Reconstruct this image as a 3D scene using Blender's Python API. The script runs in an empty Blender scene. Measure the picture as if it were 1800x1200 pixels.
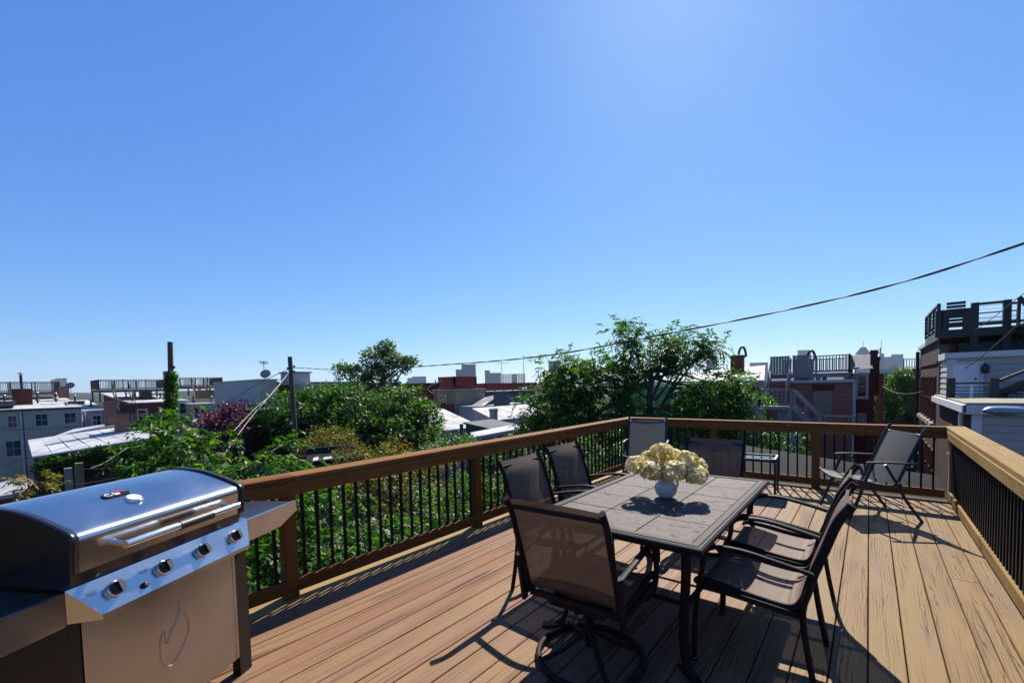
import bpy, math, random
import numpy as np
from mathutils import Vector, Matrix

# ---------------------------------------------------------------- camera
SC = bpy.context.scene
COL = SC.collection
PXW, PXH = 1800.0, 1200.0            # size of the surveyed photograph
FOC, PCX, PCY = 768.85, 900.0, 714.31
EYE = Vector((0.0, 0.0, 1.45))
YAW, PITCH, ROLL = (math.radians(a) for a in (39.256, -2.724, -1.341))
fwd = Vector((-math.sin(YAW) * math.cos(PITCH), math.cos(YAW) * math.cos(PITCH), math.sin(PITCH)))
r0 = Vector((math.cos(YAW), math.sin(YAW), 0.0))
u0 = r0.cross(fwd)
RGT = math.cos(ROLL) * r0 + math.sin(ROLL) * u0
UPV = -math.sin(ROLL) * r0 + math.cos(ROLL) * u0
cam_d = bpy.data.cameras.new('camera')
cam = bpy.data.objects.new('camera', cam_d)
COL.objects.link(cam)
cam.matrix_world = Matrix(((RGT.x, UPV.x, -fwd.x, EYE.x), (RGT.y, UPV.y, -fwd.y, EYE.y),
                           (RGT.z, UPV.z, -fwd.z, EYE.z), (0, 0, 0, 1)))
cam_d.sensor_width = 36.0
cam_d.sensor_fit = 'HORIZONTAL'
cam_d.lens = FOC / PXW * 36.0
cam_d.shift_y = (PCY - PXH / 2) / PXW
cam_d.clip_start = 0.05
cam_d.clip_end = 12000
SC.camera = cam

# ---------------------------------------------------------------- sun and sky
SUN_EL = math.radians(43.5)
SUN_HEAD = math.radians(18.0)        # bearing of the sun, from +Y towards -X
world = bpy.data.worlds.new('World')
SC.world = world
world.use_nodes = True
wn = world.node_tree.nodes
wn.clear()
w_out = wn.new('ShaderNodeOutputWorld')
w_bg = wn.new('ShaderNodeBackground')
w_sky = wn.new('ShaderNodeTexSky')
w_sky.sky_type = 'NISHITA'
w_sky.sun_disc = False
w_sky.sun_elevation = SUN_EL
w_sky.sun_rotation = -SUN_HEAD
w_sky.altitude = 0
w_sky.air_density = 1.0
w_sky.dust_density = 0.24
w_sky.ozone_density = 2.0
# the film's colour response: one curve for each channel, the same over the whole sky
EXPO = 1.1
SKY_S = 0.05
w_bg.inputs['Strength'].default_value = SKY_S
w_sep = wn.new('ShaderNodeSeparateColor'); w_com = wn.new('ShaderNodeCombineColor')
world.node_tree.links.new(w_sky.outputs['Color'], w_sep.inputs[0])
for i_, (amp, gam) in enumerate(((0.755, 0.95), (1.0, 0.785), (1.21, 0.415))):
    pw = wn.new('ShaderNodeMath'); pw.operation = 'POWER'; pw.inputs[1].default_value = gam
    mu = wn.new('ShaderNodeMath'); mu.operation = 'MULTIPLY'
    mu.inputs[1].default_value = amp * 0.0799**gam / (SKY_S * 2**EXPO)
    world.node_tree.links.new(w_sep.outputs[i_], pw.inputs[0])
    world.node_tree.links.new(pw.outputs[0], mu.inputs[0])
    world.node_tree.links.new(mu.outputs[0], w_com.inputs[i_])
world.node_tree.links.new(w_com.outputs[0], w_bg.inputs['Color'])
world.node_tree.links.new(w_bg.outputs['Background'], w_out.inputs['Surface'])
sun_d = bpy.data.lights.new('sun', 'SUN')
sun_d.energy = 5.0
sun_d.angle = math.radians(0.53)
sun_d.color = (1.0, 0.95, 0.87)
sun = bpy.data.objects.new('sun', sun_d)
COL.objects.link(sun)
sun_dir = Vector((-math.sin(SUN_HEAD) * math.cos(SUN_EL), math.cos(SUN_HEAD) * math.cos(SUN_EL), math.sin(SUN_EL)))
sun.rotation_euler = sun_dir.to_track_quat('Z', 'Y').to_euler()
sun.location = (0, 0, 30)
SC.view_settings.view_transform = 'Standard'
SC.view_settings.look = 'None'
SC.view_settings.exposure = EXPO
SC.view_settings.gamma = 1.0
SC.render.engine = 'CYCLES'
SC.cycles.max_bounces = 8
SC.cycles.transparent_max_bounces = 12
SC.cycles.use_denoising = True

# ---------------------------------------------------------------- helpers
def sight(px, py):
    return RGT * ((px - PCX) / FOC) - UPV * ((py - PCY) / FOC) + fwd
def at(px, py, d):                   # point at distance d in front of the lens
    return EYE + sight(px, py) * d
def ax(px, py, X):                   # point where the sight line meets the plane x = X
    s = sight(px, py); return EYE + s * (X / s.x)
def ay(px, py, Y):
    s = sight(px, py); return EYE + s * (Y / s.y)
def az(px, py, Z):
    s = sight(px, py); return EYE + s * ((Z - EYE.z) / s.z)

class MB:
    """collects faces for ONE mesh"""
    def __init__(s): s.v = []; s.f = []; s.sm = []
    def add(s, vs, fs, smooth=False):
        b = len(s.v); s.v += [tuple(p) for p in vs]
        s.f += [tuple(b + i for i in f) for f in fs]; s.sm += [smooth] * len(fs)
        return s
    def box(s, lo, hi):
        (a, b, c), (d, e, f) = lo, hi
        return s.add([(a,b,c),(d,b,c),(d,e,c),(a,e,c),(a,b,f),(d,b,f),(d,e,f),(a,e,f)],
                     [(3,2,1,0),(4,5,6,7),(0,1,5,4),(1,2,6,5),(2,3,7,6),(3,0,4,7)])
    def obox(s, c, ux, uy, uz):      # oriented box: centre and three half axes
        c, ux, uy, uz = Vector(c), Vector(ux), Vector(uy), Vector(uz)
        vs = [c + ux*i + uy*j + uz*k for k in (-1, 1) for i, j in ((-1,-1),(1,-1),(1,1),(-1,1))]
        return s.add(vs, [(3,2,1,0),(4,5,6,7),(0,1,5,4),(1,2,6,5),(2,3,7,6),(3,0,4,7)])
    def beam(s, p, q, w, h, up=(0, 0, 1)):   # rectangular bar from p to q
        p, q = Vector(p), Vector(q); d = q - p; L = d.length; d = d / L
        up = Vector(up); sd = d.cross(up)
        if sd.length < 1e-4: sd = d.cross(Vector((1, 0, 0)))
        sd.normalize(); un = sd.cross(d)
        return s.obox((p + q) / 2, sd * w / 2, d * L / 2, un * h / 2)
    def prism(s, poly, d, smooth=False):      # polygon (3-D points) extruded by vector d
        n = len(poly); d = Vector(d); p = [Vector(a) for a in poly]
        s.add(p + [a + d for a in p], [tuple(range(n))[::-1], tuple(range(n, 2*n))])
        b = len(s.v) - 2*n
        for i in range(n):
            j = (i+1) % n; s.f.append((b+i, b+j, b+n+j, b+n+i)); s.sm.append(smooth)
        return s
    def chamfer(s, lo, hi, c):                # box with its long upper edges eased (long axis y)
        (x0,y0,z0),(x1,y1,z1) = lo, hi
        pr = [(x0,z0),(x1,z0),(x1,z1-c),(x1-c,z1),(x0+c,z1),(x0,z1-c)]
        return s.prism([(a, y0, b) for a, b in pr], (0, y1-y0, 0))
    def tube(s, path, r, n=8, closed=False, flat=1.0, caps=True, upref=(0,0,1)):
        P = [Vector(p) for p in path]; m = len(P)
        rr = r if isinstance(r, (list, tuple)) else [r]*m
        rings = []; prev = None
        for i in range(m):
            if closed: t = P[(i+1) % m] - P[i-1]
            else: t = P[min(i+1, m-1)] - P[max(i-1, 0)]
            t.normalize()
            if prev is None:
                a = t.cross(Vector(upref))
                if a.length < 1e-3: a = t.cross(Vector((1, 0, 0)))
            else:
                a = prev - t * prev.dot(t)
            a.normalize(); prev = a; b = a.cross(t)
            rings.append([P[i] + a*(rr[i]*math.cos(2*math.pi*k/n)) + b*(rr[i]*flat*math.sin(2*math.pi*k/n)) for k in range(n)])
        vs = [p for r_ in rings for p in r_]; fs = []
        for i in range(m if closed else m-1):
            for k in range(n):
                fs.append((i*n+k, i*n+(k+1) % n, ((i+1) % m)*n+(k+1) % n, ((i+1) % m)*n+k))
        s.add(vs, [f[::-1] for f in fs], True)
        if caps and not closed:
            s.add(rings[0], [tuple(range(n))]); s.add(rings[-1], [tuple(range(n))[::-1]])
        return s
    def lathe(s, prof, n=32, c=(0,0,0), ripple=None, smooth=True):
        vs = []; fs = []; m = len(prof)
        for i, (r, z) in enumerate(prof):
            for k in range(n):
                a = 2*math.pi*k/n; q = r * (1 if not ripple else ripple(a, z))
                vs.append((c[0]+q*math.cos(a), c[1]+q*math.sin(a), c[2]+z))
        for i in range(m-1):
            for k in range(n):
                fs.append((i*n+k, i*n+(k+1) % n, (i+1)*n+(k+1) % n, (i+1)*n+k))
        s.add(vs, fs, smooth)
        if prof[0][0] > 1e-5: s.add(vs[:n], [tuple(range(n))[::-1]])
        if prof[-1][0] > 1e-5: s.add(vs[-n:], [tuple(range(n))])
        return s
    def sheet(s, grid, smooth=True):          # grid[i][j] of points
        m, n = len(grid), len(grid[0])
        return s.add([p for row in grid for p in row],
                     [(i*n+j, i*n+j+1, (i+1)*n+j+1, (i+1)*n+j) for i in range(m-1) for j in range(n-1)], smooth)
    def mesh(s, name, material):
        me = bpy.data.meshes.new(name)
        me.from_pydata(s.v, [], s.f); me.polygons.foreach_set('use_smooth', s.sm)
        if material: me.materials.append(material)
        me.update(); return me
    def build(s, name, material, parent=None):
        return link(name, s.mesh(name, material), parent)

def link(name, me, parent=None, loc=None, rot=None):
    o = bpy.data.objects.new(name, me); COL.objects.link(o)
    if parent is not None: o.parent = parent
    if loc is not None: o.location = loc
    if rot is not None: o.rotation_euler = rot
    return o
def tag(o, label, cat, group=None):
    o['label'] = label; o['category'] = cat
    if group: o['group'] = group
    return o
def thing(name, label, cat, loc=(0,0,0), rz=0.0, group=None):
    o = bpy.data.objects.new(name, None); COL.objects.link(o)
    o.empty_display_size = 0.2
    o.location = loc; o.rotation_euler = (0, 0, rz)
    return tag(o, label, cat, group)
def struct(o): o['kind'] = 'structure'; return o
def stuff(o): o['kind'] = 'stuff'; return o
def copy_tree(o, parent=None):
    c = o.copy(); COL.objects.link(c); c.parent = parent
    for ch in o.children: copy_tree(ch, c)
    return c
def spline(pts, n):                   # Catmull-Rom through the points
    P = [Vector(p) for p in pts]; P = [2*P[0]-P[1]] + P + [2*P[-1]-P[-2]]
    out = []
    for i in range(1, len(P)-2):
        for k in range(n):
            t = k/n; a, b, c, d = P[i-1], P[i], P[i+1], P[i+2]
            out.append(0.5*((2*b) + (c-a)*t + (2*a-5*b+4*c-d)*t*t + (3*b-a-3*c+d)*t**3))
    out.append(P[-2]); return out

# ---------------------------------------------------------------- materials
def alb(c):                          # swatch value -> reflectance, scaled down to balance sun, sky and exposure
    k = 0.35 + 0.40 * max(c); return tuple(k * a for a in c)
def mat(name, c1, c2=None, scale=4.0, stretch=(1,1,1), rough=0.6, metal=0.0, bump=0.0, bscale=None,
        coord='Object', detail=4.0, lo=0.35, hi=0.65, rand=0.0, spec=0.5, aniso=0.0, roughvar=0.0, cracks=None):
    if rough > 0.68: spec = min(spec, 0.06)
    if metal < 0.5: c1 = alb(c1); c2 = alb(c2) if c2 else None
    m = bpy.data.materials.new(name); m.use_nodes = True
    nt = m.node_tree; N = nt.nodes; L = nt.links
    b = N['Principled BSDF']
    b.inputs['Base Color'].default_value = (*c1, 1); b.inputs['Roughness'].default_value = rough
    b.inputs['Metallic'].default_value = metal; b.inputs['Specular IOR Level'].default_value = spec
    if aniso: b.inputs['Anisotropic'].default_value = aniso
    if c2 is None and not bump: return m
    tc = N.new('ShaderNodeTexCoord'); mp = N.new('ShaderNodeMapping')
    mp.inputs['Scale'].default_value = stretch
    L.new(tc.outputs[coord], mp.inputs['Vector']); vec = mp.outputs['Vector']
    if rand:
        oi = N.new('ShaderNodeObjectInfo'); ml = N.new('ShaderNodeMath'); ml.operation = 'MULTIPLY'
        ml.inputs[1].default_value = 57.0; L.new(oi.outputs['Random'], ml.inputs[0])
        ad = N.new('ShaderNodeVectorMath'); ad.operation = 'ADD'
        L.new(vec, ad.inputs[0]); L.new(ml.outputs[0], ad.inputs[1]); vec = ad.outputs[0]
    nz = N.new('ShaderNodeTexNoise'); nz.inputs['Scale'].default_value = scale
    nz.inputs['Detail'].default_value = detail; nz.inputs['Roughness'].default_value = 0.6
    L.new(vec, nz.inputs['Vector'])
    if c2 is not None:
        rp = N.new('ShaderNodeValToRGB'); rp.color_ramp.elements[0].position = lo; rp.color_ramp.elements[1].position = hi
        rp.color_ramp.elements[0].color = (*c1, 1); rp.color_ramp.elements[1].color = (*c2, 1)
        L.new(nz.outputs['Fac'], rp.inputs['Fac']); out = rp.outputs['Color']
        if rand:
            hs = N.new('ShaderNodeHueSaturation'); mr = N.new('ShaderNodeMapRange')
            mr.inputs['To Min'].default_value = 1 - rand; mr.inputs['To Max'].default_value = 1 + rand
            L.new(oi.outputs['Random'], mr.inputs['Value']); L.new(mr.outputs[0], hs.inputs['Value'])
            L.new(out, hs.inputs['Color']); out = hs.outputs['Color']
        L.new(out, b.inputs['Base Color'])
    if roughvar:
        mr = N.new('ShaderNodeMapRange'); mr.inputs['To Min'].default_value = rough - roughvar
        mr.inputs['To Max'].default_value = rough + roughvar
        L.new(nz.outputs['Fac'], mr.inputs['Value']); L.new(mr.outputs[0], b.inputs['Roughness'])
    if bump:
        bn = N.new('ShaderNodeTexNoise'); bn.inputs['Scale'].default_value = bscale or scale*4
        bn.inputs['Detail'].default_value = 3; L.new(vec, bn.inputs['Vector'])
        bp = N.new('ShaderNodeBump'); bp.inputs['Strength'].default_value = bump; bp.inputs['Distance'].default_value = 0.01
        L.new(bn.outputs['Fac'], bp.inputs['Height']); L.new(bp.outputs['Normal'], b.inputs['Normal'])
    return m

def ramp(N, stops):
    rp = N.new('ShaderNodeValToRGB'); e = rp.color_ramp.elements
    e[0].position, e[0].color = stops[0][0], (*stops[0][1], 1)
    e[1].position, e[1].color = stops[-1][0], (*stops[-1][1], 1)
    for p, c in stops[1:-1]:
        k = e.new(p); k.color = (*c, 1)
    return rp

def wood_mat(name, tones, streak, grain=70.0, length=1.3, rough=0.55, knots=False, streak_amt=0.5, figure=True, drift=0.34, lo=0.30, hi=0.47):
    """long-grained boards, grain along local y; every board its own tone and figure"""
    tones = [alb(t) for t in tones]; streak = alb(streak)
    m = bpy.data.materials.new(name); m.use_nodes = True
    nt = m.node_tree; N = nt.nodes; L = nt.links; b = N['Principled BSDF']
    tc = N.new('ShaderNodeTexCoord'); oi = N.new('ShaderNodeObjectInfo')
    ml = N.new('ShaderNodeMath'); ml.operation = 'MULTIPLY'; ml.inputs[1].default_value = 91.0
    L.new(oi.outputs['Random'], ml.inputs[0])
    ad = N.new('ShaderNodeVectorMath'); ad.operation = 'ADD'
    L.new(tc.outputs['Object'], ad.inputs[0]); L.new(ml.outputs[0], ad.inputs[1])
    def mp(sx, sy, sz):
        q = N.new('ShaderNodeMapping'); q.inputs['Scale'].default_value = (sx, sy, sz)
        L.new(ad.outputs[0], q.inputs['Vector']); return q.outputs['Vector']
    def noise(vec, sc, det=4, rg=0.6, dist=0.0):
        q = N.new('ShaderNodeTexNoise'); q.inputs['Scale'].default_value = sc; q.inputs['Detail'].default_value = det
        q.inputs['Roughness'].default_value = rg; q.inputs['Distortion'].default_value = dist
        L.new(vec, q.inputs['Vector']); return q.outputs['Fac']
    broad = noise(mp(7, 0.7, 7), 1.0, 3)                       # broad colour drift along a board
    rp = ramp(N, [(0.28 + 0.44*i/(len(tones)-1), t) for i, t in enumerate(tones)])
    # every board starts from another tone
    sh = N.new('ShaderNodeMath'); sh.operation = 'MULTIPLY_ADD'; sh.inputs[1].default_value = drift; sh.inputs[2].default_value = -drift/2
    L.new(oi.outputs['Random'], sh.inputs[0])
    s2 = N.new('ShaderNodeMath'); s2.operation = 'ADD'; L.new(broad, s2.inputs[0]); L.new(sh.outputs[0], s2.inputs[1])
    L.new(s2.outputs[0], rp.inputs['Fac'])
    # flame figure: distorted bands along the board
    wv = N.new('ShaderNodeTexWave'); wv.wave_type = 'BANDS'; wv.bands_direction = 'X'
    wv.inputs['Scale'].default_value = 17.0; wv.inputs['Distortion'].default_value = 14.0
    wv.inputs['Detail'].default_value = 3.0; wv.inputs['Detail Scale'].default_value = 0.8
    L.new(mp(1.0, 0.13, 1.0), wv.inputs['Vector'])
    fine = noise(mp(grain, length, 4), 1.0, 5, 0.65, 0.3)
    fr = ramp(N, [(lo, (0, 0, 0)), (hi, (1, 1, 1))]); L.new(fine, fr.inputs['Fac'])
    wr = ramp(N, [(0.0, (0, 0, 0)), (0.13, (1, 1, 1))]); L.new(wv.outputs['Fac'], wr.inputs['Fac'])
    mn = N.new('ShaderNodeMix'); mn.data_type = 'RGBA'; mn.blend_type = 'MULTIPLY'; mn.inputs[0].default_value = 0.85 if figure else 0.0
    L.new(fr.outputs['Color'], mn.inputs[6]); L.new(wr.outputs['Color'], mn.inputs[7])
    patch = noise(mp(9, 0.9, 9), 1.3, 2)                      # figure comes and goes
    pr = ramp(N, [(0.42, (0, 0, 0)), (0.56, (1, 1, 1))]); L.new(patch, pr.inputs['Fac'])
    inv = N.new('ShaderNodeMath'); inv.operation = 'SUBTRACT'; inv.inputs[0].default_value = 1.0; L.new(mn.outputs[2], inv.inputs[1])
    am = N.new('ShaderNodeMath'); am.operation = 'MULTIPLY'; L.new(inv.outputs[0], am.inputs[0])
    pa = N.new('ShaderNodeMath'); pa.operation = 'MULTIPLY_ADD'; pa.inputs[1].default_value = streak_amt*0.85; pa.inputs[2].default_value = streak_amt*0.15
    L.new(pr.outputs['Color'], pa.inputs[0]); L.new(pa.outputs[0], am.inputs[1])
    mx = N.new('ShaderNodeMix'); mx.data_type = 'RGBA'
    L.new(am.outputs[0], mx.inputs[0]); L.new(rp.outputs['Color'], mx.inputs[6]); mx.inputs[7].default_value = (*streak, 1)
    out = mx.outputs[2]
    if knots:
        vo = N.new('ShaderNodeTexVoronoi'); vo.inputs['Scale'].default_value = 1.0; L.new(mp(6, 1.5, 6), vo.inputs['Vector'])
        kr = ramp(N, [(0.02, (1, 1, 1)), (0.09, (0, 0, 0))]); L.new(vo.outputs['Distance'], kr.inputs['Fac'])
        k2 = N.new('ShaderNodeMix'); k2.data_type = 'RGBA'; L.new(kr.outputs['Color'], k2.inputs[0])
        L.new(out, k2.inputs[6]); k2.inputs[7].default_value = (*[c*0.45 for c in streak], 1); out = k2.outputs[2]
    L.new(out, b.inputs['Base Color'])
    b.inputs['Roughness'].default_value = rough; b.inputs['Specular IOR Level'].default_value = 0.06
    bp = N.new('ShaderNodeBump'); bp.inputs['Strength'].default_value = 0.2; bp.inputs['Distance'].default_value = 0.003
    L.new(mn.outputs[2], bp.inputs['Height']); L.new(bp.outputs['Normal'], b.inputs['Normal'])
    return m

def mesh_fabric(name, c1, c2, clear=0.22, glow=0.25):
    """woven sling cloth: little holes let light and view through"""
    c1, c2 = alb(c1), alb(c2)
    m = bpy.data.materials.new(name); m.use_nodes = True
    nt = m.node_tree; N = nt.nodes; L = nt.links; b = N['Principled BSDF']; o = N['Material Output']
    tc = N.new('ShaderNodeTexCoord')
    def wave(d, sc):
        w = N.new('ShaderNodeTexWave'); w.bands_direction = d; w.inputs['Scale'].default_value = sc
        L.new(tc.outputs['UV'], w.inputs['Vector']); return w.outputs['Fac']
    a, c = wave('X', 55.0), wave('Y', 75.0)
    mu = N.new('ShaderNodeMath'); mu.operation = 'MULTIPLY'; L.new(a, mu.inputs[0]); L.new(c, mu.inputs[1])
    mx = N.new('ShaderNodeMix'); mx.data_type = 'RGBA'; L.new(c, mx.inputs[0])
    mx.inputs[6].default_value = (*c1, 1); mx.inputs[7].default_value = (*c2, 1)
    L.new(mx.outputs[2], b.inputs['Base Color']); b.inputs['Roughness'].default_value = 0.7
    b.inputs['Specular IOR Level'].default_value = 0.3
    tl = N.new('ShaderNodeBsdfTranslucent'); L.new(mx.outputs[2], tl.inputs['Color'])
    m1 = N.new('ShaderNodeMixShader'); m1.inputs[0].default_value = glow
    L.new(b.outputs[0], m1.inputs[1]); L.new(tl.outputs[0], m1.inputs[2])
    tr = N.new('ShaderNodeBsdfTransparent')
    mpn = N.new('ShaderNodeMapping'); mpn.inputs['Scale'].default_value = (3.0, 60.0, 1.0); L.new(tc.outputs['UV'], mpn.inputs['Vector'])
    nzn = N.new('ShaderNodeTexNoise'); nzn.inputs['Scale'].default_value = 2.0; nzn.inputs['Detail'].default_value = 3; L.new(mpn.outputs[0], nzn.inputs['Vector'])
    hsn = N.new('ShaderNodeHueSaturation'); mrn = N.new('ShaderNodeMapRange'); mrn.inputs['To Min'].default_value = 0.55; mrn.inputs['To Max'].default_value = 1.45
    L.new(nzn.outputs['Fac'], mrn.inputs['Value']); L.new(mrn.outputs[0], hsn.inputs['Value']); L.new(mx.outputs[2], hsn.inputs['Color'])
    L.new(hsn.outputs['Color'], b.inputs['Base Color']); L.new(hsn.outputs['Color'], tl.inputs['Color'])
    mr = N.new('ShaderNodeMapRange'); mr.inputs['To Min'].default_value = clear*0.4; mr.inputs['To Max'].default_value = min(1, clear*3)
    L.new(mu.outputs[0], mr.inputs['Value'])
    m2 = N.new('ShaderNodeMixShader'); L.new(mr.outputs[0], m2.inputs[0])
    L.new(m1.outputs[0], m2.inputs[1]); L.new(tr.outputs[0], m2.inputs[2])
    L.new(m2.outputs[0], o.inputs['Surface'])
    return m

def brick_mat(name, c1, c2, mortar, w=0.215, h=0.075, rough=0.85, axis='X'):
    """brick courses too far off to build one by one; axis: the wall's run"""
    c1, c2, mortar = alb(c1), alb(c2), alb(mortar)
    m = bpy.data.materials.new(name); m.use_nodes = True
    nt = m.node_tree; N = nt.nodes; L = nt.links; b = N['Principled BSDF']
    tc = N.new('ShaderNodeTexCoord'); sx = N.new('ShaderNodeSeparateXYZ'); cx = N.new('ShaderNodeCombineXYZ')
    L.new(tc.outputs['Object'], sx.inputs[0])
    sm = N.new('ShaderNodeMath'); sm.operation = 'ADD'; L.new(sx.outputs[0], sm.inputs[0]); L.new(sx.outputs[1], sm.inputs[1])
    L.new(sm.outputs[0], cx.inputs[0]); L.new(sx.outputs[2], cx.inputs[1])
    br = N.new('ShaderNodeTexBrick'); br.inputs['Scale'].default_value = 1.0
    br.inputs['Brick Width'].default_value = w; br.inputs['Row Height'].default_value = h; br.inputs['Mortar Size'].default_value = 0.006
    br.inputs['Color1'].default_value = (*c1, 1); br.inputs['Color2'].default_value = (*c2, 1); br.inputs['Mortar'].default_value = (*mortar, 1)
    L.new(cx.outputs[0], br.inputs['Vector'])
    nz = N.new('ShaderNodeTexNoise'); nz.inputs['Scale'].default_value = 0.8; nz.inputs['Detail'].default_value = 5
    L.new(tc.outputs['Object'], nz.inputs['Vector'])
    mr = N.new('ShaderNodeMapRange'); mr.inputs['To Min'].default_value = 0.6; mr.inputs['To Max'].default_value = 1.35
    L.new(nz.outputs['Fac'], mr.inputs['Value'])
    hs = N.new('ShaderNodeHueSaturation'); L.new(br.outputs['Color'], hs.inputs['Color']); L.new(mr.outputs[0], hs.inputs['Value'])
    L.new(hs.outputs['Color'], b.inputs['Base Color']); b.inputs['Roughness'].default_value = rough; b.inputs['Specular IOR Level'].default_value = 0.1
    bp = N.new('ShaderNodeBump'); bp.inputs['Strength'].default_value = 0.5; bp.inputs['Distance'].default_value = 0.01; bp.invert = True
    L.new(br.outputs['Fac'], bp.inputs['Height']); L.new(bp.outputs['Normal'], b.inputs['Normal'])
    return m

def leaf_mat(name, dark, light, tip=None, tr=0.35, rough=0.5, hue=0.485, val=2.1, gloss=0.28):
    """leaf colour varies leaf by leaf (attribute 'rnd') and, in trees, twig by twig, lighter towards crown tops"""
    m = bpy.data.materials.new(name); m.use_nodes = True
    nt = m.node_tree; N = nt.nodes; L = nt.links; b = N['Principled BSDF']; o = N['Material Output']
    at_ = N.new('ShaderNodeAttribute'); at_.attribute_name = 'rnd'
    stops = [(0.0, dark), (0.75, light)] + ([(0.97, tip)] if tip else [(1.0, light)])
    rp = ramp(N, stops); L.new(at_.outputs['Fac'], rp.inputs['Fac'])
    L.new(rp.outputs['Color'], b.inputs['Base Color']); b.inputs['Roughness'].default_value = rough
    b.inputs['Specular IOR Level'].default_value = gloss
    tl = N.new('ShaderNodeBsdfTranslucent')
    hs = N.new('ShaderNodeHueSaturation'); hs.inputs['Hue'].default_value = hue; hs.inputs['Value'].default_value = val; hs.inputs['Saturation'].default_value = 1.15
    L.new(rp.outputs['Color'], hs.inputs['Color']); L.new(hs.outputs['Color'], tl.inputs['Color'])
    mx = N.new('ShaderNodeMixShader'); mx.inputs[0].default_value = tr
    L.new(b.outputs[0], mx.inputs[1]); L.new(tl.outputs[0], mx.inputs[2]); L.new(mx.outputs[0], o.inputs['Surface'])
    return m

def glass_mat(name, col=(0.9, 0.95, 1.0), rough=0.02, dark=(0.02, 0.025, 0.03)):
    """window pane seen from outside: a dark room behind a sharp reflection"""
    m = mat(name, dark, rough=rough, spec=0.9); return m

M = {}
# ================================================================ the deck
M['deck_left'] = wood_mat('composite_deck_brown', [(0.34,0.160,0.080),(0.38,0.200,0.108),(0.375,0.215,0.132),(0.40,0.240,0.118),(0.345,0.22,0.145)], (0.05,0.024,0.014), grain=120, length=0.35, streak_amt=0.8, figure=False, drift=0.16, lo=0.415, hi=0.48)
M['deck_right'] = wood_mat('composite_deck_straw', [(0.29,0.168,0.092),(0.36,0.225,0.112),(0.38,0.255,0.112),(0.35,0.23,0.14)], (0.035,0.022,0.014), grain=90, length=0.6, streak_amt=0.85, drift=0.2, lo=0.36, hi=0.44)
M['rail_wood'] = wood_mat('stained_rail_timber', [(0.25,0.105,0.028),(0.31,0.135,0.038),(0.36,0.165,0.052)], (0.11,0.04,0.012), grain=50, length=0.9, rough=0.7, knots=True, streak_amt=0.5)
M['rail_wood_new'] = wood_mat('fresh_rail_timber', [(0.36,0.22,0.075),(0.43,0.275,0.10),(0.46,0.31,0.13)], (0.22,0.115,0.035), grain=40, length=0.6, rough=0.65, knots=True, streak_amt=0.45)
M['black_alu'] = mat('black_satin_aluminium', (0.010,0.010,0.012), rough=0.5, metal=0.0, spec=0.18)
M['joist'] = mat('treated_joist', (0.12,0.085,0.045), (0.17,0.12,0.07), scale=6, rough=0.8)
rng = random.Random(7)

XL, XR, YN, YF = -3.10, 0.71, -2.2, 7.0
deck = struct(thing('deck', 'x', 'x'))
for k in ('label', 'category'): del deck[k]
PITCH_B = 0.1515
xb = XL + 0.02
# the pale board laid along the left railing and the one along the far railing
def board(x0, x1, y0, y1, m, name='deck_board', z=0.0):
    w, l = x1-x0, y1-y0
    mb = MB().chamfer((-w/2, -l/2, -0.024), (w/2, l/2, 0.0), 0.003)
    return link(name, mb.mesh(name, m), deck, ((x0+x1)/2, (y0+y1)/2, z))
board(XL-0.10, XL+0.075, YN, YF+0.1, M['rail_wood_new'], 'border_board')
nb = int(round((XR+0.06 - (XL+0.08)) / PITCH_B)); PITCH_B = (XR+0.06 - (XL+0.08)) / nb
for i in range(nb):
    x0 = XL + 0.08 + i*PITCH_B + 0.003; x1 = x0 + PITCH_B - 0.006
    m = M['deck_left'] if i < nb*0.60 else M['deck_right']
    joint = {20: 5.05, 16: 3.9, 23: 4.35, 12: 0.6, 8: 4.9, 5: 0.2}.get(i)
    ys = [YN, YF-0.09] if joint is None else [YN, joint, YF-0.09]
    for a, b in zip(ys, ys[1:]):
        board(x0, x1, a + (0.002 if a != YN else 0), b - (0.002 if b != ys[-1] else 0), m, z=rng.uniform(-0.0008, 0.0008))
fb = MB().prism([(XL+0.08, YF-0.085, -0.024), (XR+0.05, YF-0.085, -0.024), (XR+0.05, YF+0.1, -0.024), (XL+0.08, YF+0.1, -0.024)], (0,0,0.0235)).build('border_board', M['joist'], deck)
jm = MB().box((XL-0.1, -0.019, -0.21), (XR+0.14, 0.019, -0.026)).mesh('joist', M['joist'])
y = YN + 0.05
while y < YF:
    link('joist', jm, deck, (0, y, 0)); y += 0.405
MB().box((XL-0.14, YN, -0.24), (XL-0.102, YF+0.14, -0.002)).build('rim_joist', M['joist'], deck)
MB().box((XR+0.145, YN, -0.24), (XR+0.183, YF+0.14, -0.002)).build('rim_joist', M['joist'], deck)
MB().box((XL-0.1, YF+0.102, -0.24), (XR+0.143, YF+0.14, -0.002)).build('rim_joist', M['joist'], deck)

# ---- railings: posts, cap, apron, bottom rail, one object for each baluster
CAPZ = 0.862
bal_wide = MB().box((-0.013, -0.0125, 0.0), (0.013, 0.0125, 0.655)).mesh('baluster', M['black_alu'])
bal_mesh = MB().box((-0.0095, -0.0095, 0.0), (0.0095, 0.0095, 0.655)).mesh('baluster', M['black_alu'])
post_mesh = {}
def post(parent, x, y, wood):
    k = wood.name
    if k not in post_mesh:
        mbp = MB()
        c = 0.0445; q = 0.006
        pr = [(-c+q,-c),(c-q,-c),(c,-c+q),(c,c-q),(c-q,c),(-c+q,c),(-c,c-q),(-c,-c+q)]
        mbp.prism([(a, 0.0, b) for a, b in pr], (0, 0.824, 0))
        post_mesh[k] = mbp.mesh('post', wood)
    # the post is modelled lying along y (the grain axis) and stood up
    link('post', post_mesh[k], parent, (x, y, 0.002), (math.pi/2, 0, 0))
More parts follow.
